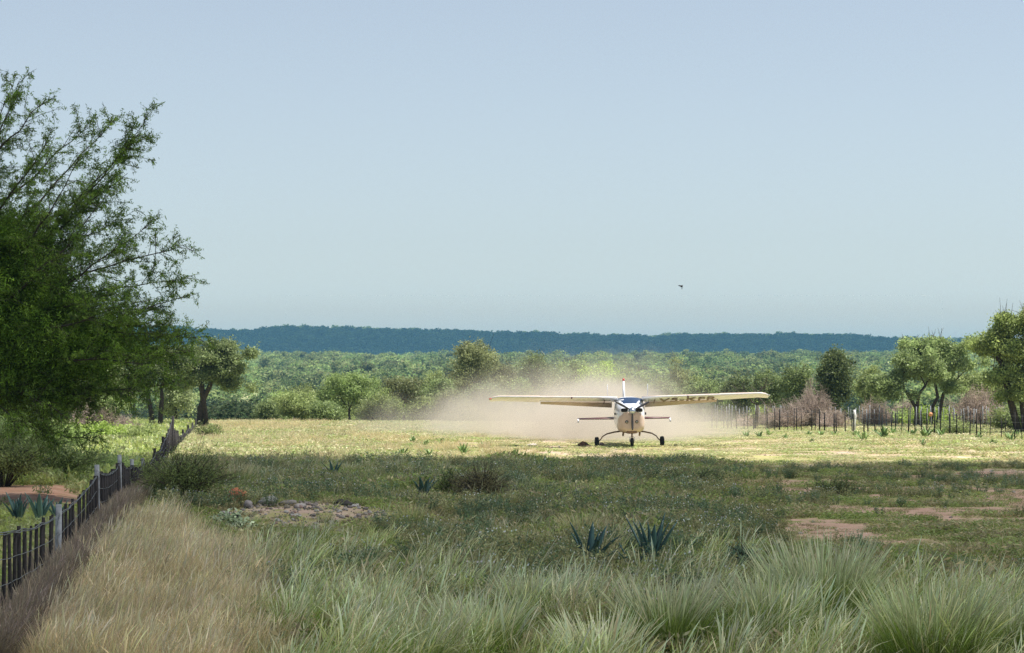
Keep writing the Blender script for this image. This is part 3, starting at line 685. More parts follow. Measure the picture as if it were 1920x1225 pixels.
B_(1780, 138, .9, 3.2, YEL, 'low yellow green bush in front of the far fence', group='bushes behind the far fence', n=3800, leaf=.05)

def brush(seed, h, w, n=520, col=((.34, .26, .22), (.66, .55, .47)), th=.010, dep=.8):
    """dead thorny brush: a dome of fine forking twigs"""
    r = np.random.default_rng(seed); b = MB(); f1, f2, f3 = r.uniform(0, 6.28, 3)
    for i in range(n):
        a = r.uniform(0, 6.28); q = np.sqrt(r.uniform(0, 1)); el = (1-.5*q*q)*(.78+.22*math.sin(2*a+f1)*q+.16*math.sin(5*a+f2+q*3)+.10*math.sin(9*q+f3+3*a))
        e = np.array([np.cos(a)*q*w/2, np.sin(a)*q*w/2*dep, h*r.uniform(.45, 1)*el])
        s_ = np.array([e[0]*r.uniform(.1, .6), e[1]*r.uniform(.1, .6), r.uniform(0, .35)*h*(1-q*.5)])
        m = (s_+e)/2+r.normal(0, .08*w, 3)*.5
        t = r.uniform(0, 1); c = tuple((np.array(col[0])*(1-t)+np.array(col[1])*t))
        b.tube([s_, m, e], [th, th*.7, th*.4], 3, c, cap=False)
        for j in range(4):
            p = m+(e-m)*r.uniform(0, 1); p2 = p+r.normal(0, .12*w/2, 3)
            b.tube([p, p2], [th*.6, th*.35], 3, c, cap=False)
    return b.mesh('brush', M['deadwood'])
def D_(px, D, h, w, label, group='heaps of dead brown brush', **kw):
    x = at(px, D); o = bpy.data.objects.new('dead_brush', brush(int(px), h, w, **kw)); COL.objects.link(o)
    o.location = (x, D, float(g(x, D))-.03); return tag(o, label, 'dead bush', group)
D_(1466, 160, 1.9, 3.2, 'low brown dead brush beside the right wing tip', n=620)
D_(1522, 162, 3.0, 3.2, 'tallest pinkish brown brush heap left of the white fence post', n=900, th=.013)
D_(1560, 158, 1.6, 2.2, 'brown brush at the foot of the tall dark tree', n=420)
D_(1641, 164, 2.2, 2.2, 'round brown bush standing alone behind the far fence', n=620)
D_(1696, 172, 2.2, 2.4, 'brown brush behind the forked thorn trunk', n=560)
D_(1795, 170, 2.2, 2.4, 'brown brush right of the bent thorn trunk', n=560)
D_(1838, 164, 2.9, 3.0, 'broad brown brush heap under the large right hand tree', n=900, th=.013)
D_(180, 150, 2.2, 3.2, 'brown brush showing under the acacia branches', n=700)
D_(236, 146, 1.2, 1.7, 'small mauve brown brush left of the twin trunks', n=360)
D_(1400, 166, 1.1, 1.8, 'small brown brush at the foot of the dead tree', n=240)

# bare dead tree behind the wing tip
def dead_tree(px, D, topy, w, label, seed):
    x = at(px, D); h = zat(topy, D)-float(g(x, D)); r = np.random.default_rng(seed)
    root = empty('dead_tree', (x, D, float(g(x, D))-.05), label, 'dead tree'); b = MB(); tips = []
    b.tube([(0, 0, 0), (.12, 0, h*.25), (.2, .05, h*.42)], [.11, .09, .08], 7, (.5, .5, .5))
    T = lobes_points([(-.5*w, 0, h*.85, w*.35, w*.3, h*.15), (.45*w, 0, h*.85, w*.35, w*.3, h*.18), (0, 0, h*.7, w*.3, w*.3, h*.15)], 16, r)
    t2 = MB(); grow(t2, np.array((.2, .05, h*.42)), T, .075, r, tips, (.5, .5, .5), minr=.016, wob=.3)
    b.build('trunk', M['bark'], root, True); t2.build('bare_branches', M['bark'], root, True)
dead_tree(1414, 158, 694, 1.6, 'bare dark dead tree standing behind the right wing tip', 5)
dead_tree(1528, 172, 690, 1.2, 'bare grey dead tree poking out of the brown brush', 6)

# ------------------------------------------------------------------ the big acacia on the left
def acacia():
    D = 64.0; k = D/F; px0 = -170; x = at(px0, D); zg = float(g(x, D)); r = np.random.default_rng(77)
    root = empty('acacia_tree', (x, D, zg), 'big feathery green acacia filling the left edge, its thin branches reaching against the sky', 'tree')
    def cv(px, py, dy=0): return ((px-px0)*k, dy, zat(py, D)-zg)
    bt = MB(); bc = MB(); tips = []
    trunk = [(0, 0, -.2), (.1, .1, 1.0), (.25, 0, 2.2), (.5, 0, 3.2)]
    bt.tube(trunk, [.34, .28, .25, .22], 9, (.5, .5, .5))
    sp = []      # sprays: (start px,py) -> (end px,py), weight
    sprays = [((-60, 560), (300, 200), 1.0), ((-60, 500), (225, 195), .7), ((-80, 450), (120, 190), .7), ((-80, 450), (55, 160), .6), ((-60, 560), (298, 315), 1.0), ((-60, 560), (210, 300), .8),
              ((-50, 600), (330, 425), 1.0), ((-50, 600), (372, 448), .9), ((-50, 610), (345, 490), 1), ((-50, 620), (335, 550), 1.1), ((-40, 640), (368, 540), 1.0),
              ((-40, 640), (300, 580), 1.0), ((-40, 650), (345, 610), 1.2), ((-30, 660), (395, 640), 1.1), ((-30, 680), (330, 680), .9), ((-40, 680), (345, 712), 1.0),
              ((-40, 700), (250, 740), 1.0), ((-40, 700), (190, 770), 1.0), ((-40, 700), (210, 800), .8), ((-60, 700), (90, 790), 1), ((-80, 450), (170, 215), .7), ((-70, 520), (262, 250), .8), ((-60, 560), (300, 262), .7), ((-80, 450), (98, 172), .7), ((-90, 400), (10, 148), .8), ((-80, 450), (150, 260), .8), ((-50, 600), (260, 345), .8), ((-80, 450), (60, 215), .8), ((-30, 660), (372, 648), 1.2), ((-30, 680), (330, 662), 1.2), ((-40, 640), (345, 604), 1.2), ((-40, 700), (318, 705), 1.1), ((-30, 680), (260, 690), 1.2), ((-40, 700), (170, 730), 1.2), ((-40, 640), (250, 560), 1.1), ((-50, 610), (230, 480), 1.0), ((-80, 420), (-30, 150), .8), ((-90, 400), (30, 230), .8),
              ((-60, 560), (245, 395), .8), ((-60, 560), (180, 440), .9)]
    hub = {}
    for (s_, e_, w) in sprays:
        p0 = np.array(cv(*s_, r.uniform(-.6, .6))); p1 = np.array(cv(e_[0]-36, e_[1]+8, r.uniform(-2.6, 2.4)))
        key = s_
        if key not in hub:
            hub[key] = p0; t3 = np.array(trunk[-1]); m = (t3+p0)/2+r.normal(0, .12, 3)
            bt.tube([t3, m, p0], [.15, .12, .09], 7, (.5, .5, .5), cap=False)
        p0 = hub[key]
        n = 14; t = np.linspace(0, 1, n)[:, None]
        arch = np.array([0, 0, 1.0])*(np.sin(t*math.pi)*r.uniform(-.45, .25))+np.array([0, 1.0, 0])*(np.sin(t*math.pi)*r.uniform(-.6, .6))
        path = p0*(1-t)+p1*t+arch+np.cumsum(r.normal(0, .036, (n, 3)), 0)
        path[0] = p0
        bt.tube(path, np.linspace(.042, .006, n), 5, (.5, .5, .5), cap=False)
        L_ = np.linalg.norm(p1-p0)
        nb = int(40*w*L_/4.5)
        for j in range(nb):
            u = r.uniform(.12, .99)**.8; i0 = min(int(u*(n-1)), n-2); p = path[i0]+(path[i0+1]-path[i0])*(u*(n-1)-i0)
            d = path[min(i0+1, n-1)]-path[i0]; d /= np.linalg.norm(d)+1e-9
            dr = d*.75+r.normal(0, .55, 3); dr /= np.linalg.norm(dr)
            ln = r.uniform(.3, 1.05)*(1-.62*u)*1.25+.12
            q = p+dr*ln; m = (p+q)/2+r.normal(0, .04, 3)+np.array([0, 0, .03])
            bt.tube([p, m, q], [.009, .007, .003], 3, (.5, .5, .5), cap=False); tips.append((p, q))
            for jj in range(int(2+ln*5)):
                v = r.uniform(.2, 1); a = p+(q-p)*v; dd = dr*.6+r.normal(0, .6, 3); dd /= np.linalg.norm(dd)
                l2 = r.uniform(.12, .34); a2 = a+dd*l2+np.array([0, 0, -.02])
                bt.tube([a, a2], [.005, .002], 3, (.5, .5, .5), cap=False); tips.append((a, a2))
    leafcloud(bc, tips, r, 19, .034, .042, (.030, .058, .009), (.095, .145, .020), .2, .35, .4)
    # the dense inside of the crown
    T = lobes_points([(*cv(-60, 520, 0), 1.9, 2.2, 1.5), (*cv(5, 560, .5), 1.5, 1.8, 1.1), (*cv(30, 470, .3), .95, 1.3, .75), (*cv(60, 640, -.3), 1.7, 1.6, .8), (*cv(90, 560, 0), 1.2, 1.2, .6), (*cv(-170, 440, 0), 1.9, 2.2, 1.4),
                      (*cv(-20, 700, 0), 1.7, 1.7, .8), (*cv(140, 680, -.2), 1.1, 1.0, .32), (*cv(-300, 540, 0), 2.8, 2.8, 2.0), (*cv(60, 745, 0), 1.2, 1.1, .35), (*cv(170, 620, .2), .9, .9, .3), (*cv(-20, 430, .9), 1.0, 1.2, .6), (*cv(90, 690, .4), 1.4, 1.3, .5), (*cv(20, 620, -.8), 1.8, 1.2, .9), (*cv(190, 650, .3), 1.0, .9, .28), (*cv(-10, 520, 1.2), 1.3, .8, .8)], 3600, r, .25)
    tp2 = []; grow(bt, np.array(trunk[-1]), T, .17, r, tp2, (.5, .5, .5), minr=.005, wob=.10)
    st = []
    for (a, b_) in tp2:
        for j in range(3):
            e = b_+r.normal(0, .22, 3); st.append((b_, e))
    leafcloud(bc, tp2+st, r, 24, .09, .046, (.026, .055, .007), (.10, .16, .018), .2, .35, .55)
    bt.build('trunk', M['bark'], root, True); bc.build('crown', M['leaf'], root)
acacia()

# ------------------------------------------------------------------ far woods
def far_crown(seed, n=420, w=5.2, h=4.4, leaf=.34, c0=(.05, .075, .028), c1=(.13, .165, .055)):
    r = np.random.default_rng(seed); b = MB()
    L_ = lob(r, 8, 0, 0, h*.5, w/2, w/2, h*.5)+[(0, 0, h*.5, w*.36, w*.36, h*.40)]
    P = lobes_points(L_, n, r, .75); P = P[P[:, 2] > .1]; n = len(P)
    a = r.normal(0, 1, (n, 3)); a[:, 2] *= .6; a /= np.linalg.norm(a, axis=1, keepdims=True)
    bb = np.cross(a, r.normal(0, 1, (n, 3))); bb /= np.linalg.norm(bb, axis=1, keepdims=True)
    s_ = leaf*r.uniform(.6, 1.4, n)[:, None]
    b.leaves(P, a*s_, bb*s_*.7, jit(r, n, (np.array(c0)+np.array(c1))*.5*2.3, .35))
    b.tube([(0, 0, -.5), (.15, 0, h*.4)], [.09, .05], 4, (.2, .16, .12))
    return b.mesh('far_tree', M['farleaf'])
def wood(name, label, y0, y1, dens, seed, scl, prob=None, leafn=620, leaf=.24, cols=None):
    P_, r = scat_pts(y0, y1, dens, .215, 25, seed, prob)
    cols = cols or [((.060, .088, .030), (.125, .165, .062)), ((.070, .094, .034), (.138, .17, .065)), ((.054, .078, .03), (.115, .15, .055)), ((.066, .082, .036), (.126, .148, .065))]
    ms = [far_crown(seed*10+i, leafn, leaf=leaf, w=4.6+1.4*(i % 3), h=3.8+.6*(i % 2), c0=cols[i % len(cols)][0], c1=cols[i % len(cols)][1]) for i in range(8)]
    s_ = scl*r.uniform(.45, 1.45, len(P_))
    print(name, len(P_))
    return scatter(name, label, 'woodland', P_, r.uniform(0, 6.28, len(P_)), np.stack([s_*1.12, s_*1.12, s_*r.uniform(.8, 1.1, len(P_))], 1), ms, seed)
wood('valley_wood', 'wood with cloud shade in its colours in the dip just beyond the field', 222, 480, .038, 61, 1.0, leafn=1500, leaf=.13, cols=[((.012, .020, .012), (.035, .05, .025)), ((.018, .028, .014), (.045, .06, .028))])  # crown colours darkened to carry the cloud shade lying over the dip
wood('slope_wood', 'hazy green scattered woodland on the rising plain', 480, 1750, .020, 62, 1.15, lambda x, y: .10+.90*sstep(.40, .56, fbm(x/45, y/110, 63, 4)))
wood('ridge_wood', 'blue hazy woodland covering the distant ridge', 2450, 3560, .0135, 64, 1.25, leafn=200, leaf=.6, cols=[((.03, .045, .015), (.07, .09, .03)), ((.04, .06, .02), (.10, .12, .045))])

# ------------------------------------------------------------------ clouds that shade the foreground and the ridge (high above, out of the view)
def cloudmesh(name, cx, cy, zc, rx, ry, rz, ground_y1, seed, label, thin):
    """lumpy cloud whose shadow covers the ground ellipse centred on (cx,cy)"""
    off = Vector((sdir.x, sdir.y, 0))*(zc/sdir.z)
    n, m = 90, 40; b = MB(); th = np.linspace(0, 2*math.pi, n, endpoint=False); ph = np.linspace(.02, math.pi-.02, m)
    TH, PH = np.meshgrid(th, ph)
    def sp(v, e): return np.sign(v)*np.abs(v)**e
    bx = sp(np.cos(TH), .55)*sp(np.sin(PH), .6); by = sp(np.sin(TH), .55)*sp(np.sin(PH), .6); bz = np.cos(PH)
    k = 1+.08*(fbm(bx*4+7, by*4+bz*3+3, seed, 4)-.5)
    V = np.stack([bx*rx*k, by*ry*(1+.06*(fbm(bx*9+7, bz*3+by*2, seed+3, 4)-.5)), np.where(bz > 0, bz*rz*(.6+.9*fbm(bx*5+9, by*5+9, seed+9, 4)), bz*rz*.3)], -1)
    b.loft(V)
    m_, nn_, out = newmat('cloud'); d = nn_.nodes.new('ShaderNodeBsdfDiffuse'); d.inputs[0].default_value = (.9, .9, .9, 1)
    t_ = nn_.nodes.new('ShaderNodeBsdfTransparent'); mx_ = nn_.nodes.new('ShaderNodeMixShader'); mx_.inputs[0].default_value = thin
    nn_.links.new(d.outputs[0], mx_.inputs[1]); nn_.links.new(t_.outputs[0], mx_.inputs[2]); nn_.links.new(mx_.outputs[0], out.inputs[0])
    o = b.build(name, m_, smooth=True); o.location = (cx+off.x, cy+off.y, zc)
    return tag(o, label, 'cloud', kind='structure')
cloudmesh('cloud', 0, 94-70, 620, 110, 70, 22, 94, 5, 'small white cloud high above the foreground', .48)
cloudmesh('cloud', 60, 2960, 1300, 1150, 365, 120, 0, 8, 'long white cloud high above the distant ridge', .04)

# ------------------------------------------------------------------ near fence
M['post'] = solid('weathered_post', (.30, .32, .34), .85, vary=.22, scale=14, bump=.4)
M['dark_wood'] = solid('dark_wood', (.022, .018, .018), .9, vary=.2, scale=20, bump=.4)
M['wire'] = solid('wire', (.17, .18, .18), .5, metal=.6, vary=.15, scale=8)
M['whitewash'] = solid('whitewash', (.78, .77, .74), .8, vary=.1, scale=9)
topD = [20, 28, 38, 48.5, 57.5, 64, 72, 80, 90, 100, 106, 120, 135, 150, 160]
topZ = [1.5, 1.55, 1.25, 1.44, 1.35, 1.07, .85, .85, 1.0, 1.5, .85, .62, .58, .42, .35]
botZ = [.55, .55, .31, .48, .39, .08, .1, .1, .0, .0, -.05, -.08, -.2, -.3, -.3]
def near_fence():
    root = empty('wire_fence', (FX(38), 38, 0), 'long near fence of grey posts, black wooden droppers and sagging wire receding on the left', 'fence')
    r = np.random.default_rng(3); ox, oy = FX(38), 38.0
    posts = [19.5, 28.3, 38, 48.5, 57.5, 64, 72, 81, 90, 100, 110, 121, 133, 145, 156]
    tz = lambda y: float(np.interp(y, topD, topZ)); bz = lambda y: float(np.interp(y, topD, botZ))
    def wirez(y, f):      # f = 1 top wire, 0 bottom wire
        i = np.searchsorted(posts, y)-1; i = min(max(i, 0), len(posts)-2); u = (y-posts[i])/(posts[i+1]-posts[i])
        zt = tz(posts[i])*(1-u)+tz(posts[i+1])*u-.14; zb = bz(posts[i])*(1-u)+bz(posts[i+1])*u
        sag = 4*u*(1-u)*((.05 if y < 48 else .12)*f+.015)
        return zb+(zt-zb)*f-sag
    for k, y in enumerate(posts):
        b = MB(); rad = .045 if y < 95 else .05; x = FX(y)-ox; dx = r.normal(0, .02)
        b.tube([(x, y-oy, -.3), (x+dx*.5, y-oy, .5), (x+dx, y-oy, tz(y))], [rad*1.08, rad, rad*.95], 9)
        b.build('post', M['post'] if y < 75 else M['dark_wood'], root, True)
    drops = []
    for i in range(len(posts)-1):
        n = 12 if i < 6 else 8; sp_ = posts[i+1]-posts[i]
        for j in range(1, n): drops.append(posts[i]+sp_*j/n+r.normal(0, .07))
    rest = MB()
    for k, y in enumerate(drops):
        b = MB() if k < 96 else rest; x = FX(y)-ox+r.normal(0, .015); w = (.022 if y < 46 else .042)*r.uniform(.8, 1.25); top = wirez(y, 1)+r.uniform(.0, .07)
        lx = r.normal(0, .02); lo = min(wirez(y, 0)-.15, -.0)
        b.tube([(x+lx, y-oy, lo), (x+lx*.4+r.normal(0, .008), y-oy, (lo+top)/2), (x, y-oy, top)], [w, w*1.05, w*.9], 5)
        if k < 96: b.build('dropper', M['dark_wood'], root, True)
    tag(rest.build('dropper', M['dark_wood'], root, True), kind='stuff')
    for f, rd in ((1, .006), (.69, .004), (.38, .004), (0.02, .005)):
        b = MB(); yy = np.arange(19.5, 156, .5)
        pts = [(FX(y)-ox+.03, y-oy, wirez(y, f)+r.normal(0, .006)) for y in yy]
        b.tube(pts, rd if True else rd, 4)
        if f in (1,):     # double twisted top wire
            b.tube([(p[0]+.01*math.sin(i), p[1], p[2]+.018+.006*math.cos(i*1.3)) for i, p in enumerate(pts)], .006, 4)
        b.build('wire', M['wire'], root)
near_fence()

# ------------------------------------------------------------------ far fence on the right
def far_fence(name, x0, D0, x1, D1, n, h, label, seed, mat, thin, white=None, dx0=0):
    X0, X1 = at(x0, D0), at(x1, D1); r = np.random.default_rng(seed)
    root = empty(name, (X0, D0, 0), label, 'fence')
    for i in range(n):
        t = (i+r.normal(0, .22))/(n-1); X = X0+(X1-X0)*t; Y = D0+(D1-D0)*t; zg = float(g(X, Y)); hh = h*r.uniform(.88, 1.12)
        b = MB(); w = thin*r.uniform(.7, 1.5); lx = r.normal(0, .03)
        b.tube([(X-X0, Y-D0, zg-.2), (X-X0+lx*.6+r.normal(0, .01), Y-D0, zg+hh*.5), (X-X0+lx, Y-D0, zg+hh)], [w, w, w*.85], 6)
        b.build('post', mat, root, True)
    if white:
        X = at(white[0], white[1]); Y = white[1]; zg = float(g(X, Y)); b = MB()
        b.tube([(X-X0, Y-D0, zg-.1), (X-X0-.03, Y-D0, zg+.5), (X-X0+.02, Y-D0, zg+.9), (X-X0-.02, Y-D0, zg+1.22)], [.085, .08, .085, .07], 9)
        tag(b.build('post', M['whitewash'], root, True), 'thick whitewashed post')
    for f in (.95, .7, .42):
        b = MB(); ts = np.linspace(0, 1, 90)
        b.tube([((X1-X0)*t, (D1-D0)*t, float(g(X0+(X1-X0)*t, D0+(D1-D0)*t))+h*f) for t in ts], .006, 3)
        b.build('wire', M['wire'], root)
far_fence('wire_fence', 1335, 160, 1990, 126, 56, 1.15, 'front row of dark fence posts across the right of the field, with one white post', 11, M['dark_wood'], .027, (1602, 146))
far_fence('wire_fence', 1340, 172, 1990, 150, 88, 1.2, 'back row of thin greyish fence posts seen behind the dark ones', 12, M['post'], .022)
o = MB(); o.tube([(0, -.03, 0), (0, .03, 0)], [.11, .11], 12); mk = o.build('tin_lid', solid('orange_paint', (.85, .38, .16), .6), loc=(at(1742, 150), 149.5, zat(777, 150)))
tag(mk, 'small round orange lid fixed on the far fence below the bent thorn trunk', 'lid')

# ------------------------------------------------------------------ agaves and strap leaved plants
def rosette(seed, h, n, cols, w=.05, spread=.55, bend=.35):
    r = np.random.default_rng(seed); b = MB()
    for i in range(n):
        az = i*2.4+r.normal(0, .3); t = np.linspace(0, 1, 8); lean = r.uniform(.05, spread); hh = h*r.uniform(.7, 1.1); bd = r.uniform(.0, bend)
        ang = lean+bd*t; xx = np.concatenate([[0], np.cumsum(np.sin(ang[1:]))*hh/7]); zz = np.concatenate([[0], np.cumsum(np.cos(ang[1:]))*hh/7])
        prof = w*np.array([.75, .95, 1.05, 1.05, .95, .75, .45, .05])*r.uniform(.8, 1.2)
        dx, dy = math.cos(az), math.sin(az); rings = []
        for k in range(8):
            c = np.array([dx*(xx[k]+.02), dy*(xx[k]+.02), zz[k]-.02]); sd = np.array([-dy, dx, 0])*prof[k]
            inn = np.array([-dx*math.cos(ang[k]), -dy*math.cos(ang[k]), math.sin(ang[k])])
            rings.append([c-sd+inn*prof[k]*.35, c+inn*.0, c+sd+inn*prof[k]*.35, c-inn*max(.012, prof[k]*.25)])
        q_ = r.uniform(0, 1); col = np.array(cols[0])*(1-q_)+np.array(cols[1])*q_
        b.loft(rings, col)
    return b
AG = ((.055, .13, .115), (.10, .20, .17)); LILY = ((.10, .18, .05), (.22, .34, .11)); LILYL = ((.14, .25, .07), (.30, .44, .15))
def A_(px, py, hpx, n, cols, label, name='agave', cat='agave', group='spiky agaves in the shaded field', w=.05, spread=.55, gz=None, bend=.35, seed=None):
    D = yground(py); x = at(px, D); zg = float(g(x, D)); h = hpx/F*D
    b = rosette(seed or int(px*3+py), h, n, cols, w*h/.6, spread, bend)
    o = b.build(name, M['agave'], smooth=True, loc=(x, D, zg)); o.rotation_euler[2] = (px*.37) % 6.28
    return tag(o, label, cat, group)
A_(1105, 1072, 96, 9, AG, 'blue green agave with few crooked leaves, left of the upright one', w=.045, spread=.9)
A_(1222, 1068, 105, 14, AG, 'upright blue green agave with the tallest leaves among silver grass', w=.04, spread=.5)
A_(1190, 1075, 70, 7, AG, 'low agave with arching leaves between the two tall ones', w=.035, spread=1.1, bend=.8)
A_(793, 935, 48, 9, AG, 'dark agave left of the twiggy bush', spread=.6)
A_(627, 897, 36, 9, AG, 'small dark agave alone in the shaded grass left of the middle', spread=.6)
A_(487, 876, 24, 10, AG, 'low wide agave right of the loose green bush', spread=.8)
A_(450, 876, 20, 6, AG, 'tiny agave beside the low wide one', spread=.6)
A_(880, 886, 24, 7, AG, 'small agave at the shadow edge left of the dark bush top', spread=.6)
A_(938, 884, 22, 6, LILY, 'thin leaved agave at the shadow edge', spread=.5)
A_(75, 990, 62, 14, AG, 'tall agave behind the near fence in front of the orange earth', spread=.5, group='agaves behind the near fence')
A_(35, 985, 62, 12, AG, 'agave behind the near fence at the left edge', spread=.5, group='agaves behind the near fence')
A_(108, 985, 45, 9, AG, 'short agave behind the near fence nearest the post', spread=.6, group='agaves behind the near fence')
lit = [(755, 856, 17), (806, 858, 17), (869, 853, 20), (966, 860, 18), (720, 840, 10), (828, 834, 12), (775, 832, 14), (798, 838, 13), (1400, 818, 12), (1425, 820, 14), (1472, 822, 10), (1440, 815, 12), (1516, 815, 10), (1540, 816, 12), (1563, 816, 12),
       (1522, 830, 8), (1620, 827, 20), (1605, 818, 12), (1658, 822, 22), (1675, 815, 16), (1640, 812, 12), (1710, 818, 16), (1735, 822, 22), (1752, 815, 16), (1765, 820, 18), (1790, 816, 12), (1835, 826, 16), (1862, 838, 14), (1895, 828, 20), (1905, 818, 12), (1730, 836, 12),
       (1595, 845, 8), (640, 862, 9), (905, 836, 8), (1030, 852, 7), (1690, 808, 10)]
where = ['left one of the two bold pair of sunlit strap plants nearest the shadow', 'right one of the two bold pair of sunlit strap plants nearest the shadow', 'tall ragged sunlit strap plant left of the aircraft', 'dark thin sunlit strap plant standing alone left of the left wheel',
 'tiny strap plant at the left end of the sunlit patch of them', 'strap plant at the right end of the sunlit patch left of the aircraft', 'strap plant in the middle of the sunlit patch left of the aircraft', 'bushier strap plant in the sunlit patch left of the aircraft',
 'first bold strap plant right of the dust', 'second strap plant right of the dust, widest of the first row', 'short strap plant in front of the brown brush', 'small strap plant close behind the first two right of the dust', 'strap plant below the tallest brown brush', 'strap plant just right of the one below the tallest brush', 'strap plant below the tall dark tree',
 'tiny dark strap plant out in the grass below the brush', 'large spreading strap plant just right of the white fence post', 'strap plant at the foot of the white fence post', 'tallest strap plant of the clump below the round brown bush', 'strap plant behind the tallest one of the right hand clump', 'small strap plant between the white post and the clump', 'strap plant below the leaning umbrella thorn', 'broad strap plant below the gap of the thorn trunks', 'strap plant near the fence below the bent trunk', 'strap plant in front of the orange lid', 'small strap plant right of the orange lid', 'strap plant below the small crooked tree', 'strap plant nearest the camera at the far right', 'big strap plant close to the right edge', 'strap plant by the fence at the right edge', 'small strap plant out in the grass below the thorn trees',
 'tiny strap plant out in the sandy grass right of the aircraft', 'tiny strap plant on the shadow line at left', 'tiny strap plant among dry grass left of the aircraft', 'tiny strap plant closest to the brown clods', 'strap plant tucked against the fence posts']
for i, (px, py, hp) in enumerate(lit):
    A_(px, py, hp*1.25, 8 + i % 4, LILYL if i % 3 else LILY, where[i], 'strap_leaved_plant', 'plant', 'sunlit strap leaved plants in the field', w=.075, spread=.75)

# ------------------------------------------------------------------ grass tussocks
def tussock(px, py, h, rad, n, label, seed, pc=(.50, .49, .37), nm='grass_tussock'):
    D = yground(py); x = at(px, D); r = np.random.default_rng(seed); b = MB()
    th = r.uniform(0, 6.28, n); q = np.sqrt(r.uniform(0, 1, n)); rr = rad*.45*q; base = np.stack([rr*np.cos(th), rr*np.sin(th), 0*rr-.03], 1)
    az = th+r.normal(0, .45, n)
    b.blades(base, az, h*r.uniform(.4, .85, n), .05+.5*q*r.uniform(.4, 1, n), r.uniform(.006, .011, n), r.uniform(.1, .8, n), jit(r, n, (.06, .11, .015)), jit(r, n, (.34, .48, .08), .5), 5, r)  # dark root colour includes painted shade at the tussock base
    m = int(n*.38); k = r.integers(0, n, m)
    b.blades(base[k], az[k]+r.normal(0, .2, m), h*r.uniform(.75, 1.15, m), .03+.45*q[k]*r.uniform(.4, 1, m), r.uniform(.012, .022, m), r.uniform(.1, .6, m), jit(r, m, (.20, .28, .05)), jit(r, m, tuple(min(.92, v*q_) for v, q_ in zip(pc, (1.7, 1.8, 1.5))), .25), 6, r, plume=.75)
    o = b.build(nm, M['grass'], loc=(x, D, float(g(x, D)))); return tag(o, label, 'grass tussock', 'big silvery grass tussocks in the foreground')
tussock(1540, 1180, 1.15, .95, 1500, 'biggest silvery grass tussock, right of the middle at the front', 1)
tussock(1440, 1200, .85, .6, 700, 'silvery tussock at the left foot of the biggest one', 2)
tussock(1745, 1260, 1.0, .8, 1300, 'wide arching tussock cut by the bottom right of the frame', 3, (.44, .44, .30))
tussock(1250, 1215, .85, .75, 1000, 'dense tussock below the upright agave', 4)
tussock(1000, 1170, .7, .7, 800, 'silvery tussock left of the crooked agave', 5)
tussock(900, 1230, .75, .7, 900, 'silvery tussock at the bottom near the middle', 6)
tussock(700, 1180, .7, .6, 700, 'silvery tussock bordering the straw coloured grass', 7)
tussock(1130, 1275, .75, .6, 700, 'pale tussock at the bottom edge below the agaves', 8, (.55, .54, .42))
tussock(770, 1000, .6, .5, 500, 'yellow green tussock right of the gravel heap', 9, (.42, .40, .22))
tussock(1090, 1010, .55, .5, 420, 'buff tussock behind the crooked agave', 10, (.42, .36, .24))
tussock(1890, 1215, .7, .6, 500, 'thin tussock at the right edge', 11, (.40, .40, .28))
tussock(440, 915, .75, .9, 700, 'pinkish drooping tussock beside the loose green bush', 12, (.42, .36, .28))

# ------------------------------------------------------------------ rocks and rubble
def rockmesh(seed, sx, sy, sz, col, sub=12):
    r = np.random.default_rng(seed); th = np.linspace(0, 6.283, sub, endpoint=False); ph = np.linspace(.05, math.pi-.05, sub//2+2)
    TH, PH = np.meshgrid(th, ph); k = .30+1.4*fbm(np.cos(TH)*2.6+seed*3.1+9, np.sin(TH)*2.1+np.cos(PH)*2.3+9, seed, 4)
    b = MB(); b.loft(np.stack([np.cos(TH)*np.sin(PH)*k*sx, np.sin(TH)*np.sin(PH)*k*sy, np.cos(PH)*k*sz], -1), col); return b
M['rock'] = solid('rock', (.4, .38, .35), .9, vary=.2, scale=7, bump=.6, attr=True)
def rock(px, py, w, h, col, label, seed, group=None, name='rock', dz=0.0, D=None):
    D = D or yground(py); x = at(px, D); b = rockmesh(seed, w/2, w*.4, h/2, col)
    o = b.build(name, M['rock'], loc=(x, D, float(g(x, D))+h*.12+dz*.5)); o.rotation_euler = (0, .15*math.sin(seed), seed*1.3)
    return tag(o, label, 'rock', group)
rock(447, 955, .46, .30, (.52, .16, .08), 'orange red lump of baked clay lying on the gravel heap', 3, name='clay_lump', dz=.40, D=59.5)
rock(435, 975, .30, .14, (.52, .47, .38), 'flat cream stone under the orange red clay lump', 4, dz=.02, D=58.5)
rock(500, 966, .44, .18, (.31, .31, .28), 'largest pale grey stone on the gravel heap', 5, dz=.08, D=58)
rock(466, 972, .26, .18, (.32, .29, .28), 'dark grey stone left of the largest pale one', 6, dz=.06, D=57.5)
rock(540, 975, .34, .13, (.25, .23, .21), 'grey brown stone right of the largest pale one', 7, dz=.04, D=57.5)
rock(563, 982, .26, .12, (.40, .36, .33), 'smaller grey stone at the right end of the boulders', 8, D=57)
rock(645, 972, .42, .16, (.05, .045, .04), 'charred black lump lying on the gravel', 9, D=58, name='charred_lump')
rock(1093, 838, .50, .32, (.20, .11, .075), 'brown clod left of the left main wheel', 10, 'clods beside the left main wheel', name='clod', D=116)
rock(1104, 838, .45, .14, (.55, .40, .28), 'pale sandy clod against the left main wheel', 11, 'clods beside the left main wheel', name='clod', D=115.5)
rock(1127, 837, .28, .26, (.30, .21, .19), 'small greyish clod just inside the left main wheel', 12, 'clods beside the left main wheel', name='clod', D=117)
rock(998, 832, .6, .12, (.62, .56, .5), 'flat white stone in the sunlit field left of the aircraft', 13, name='flat_stone', D=119)
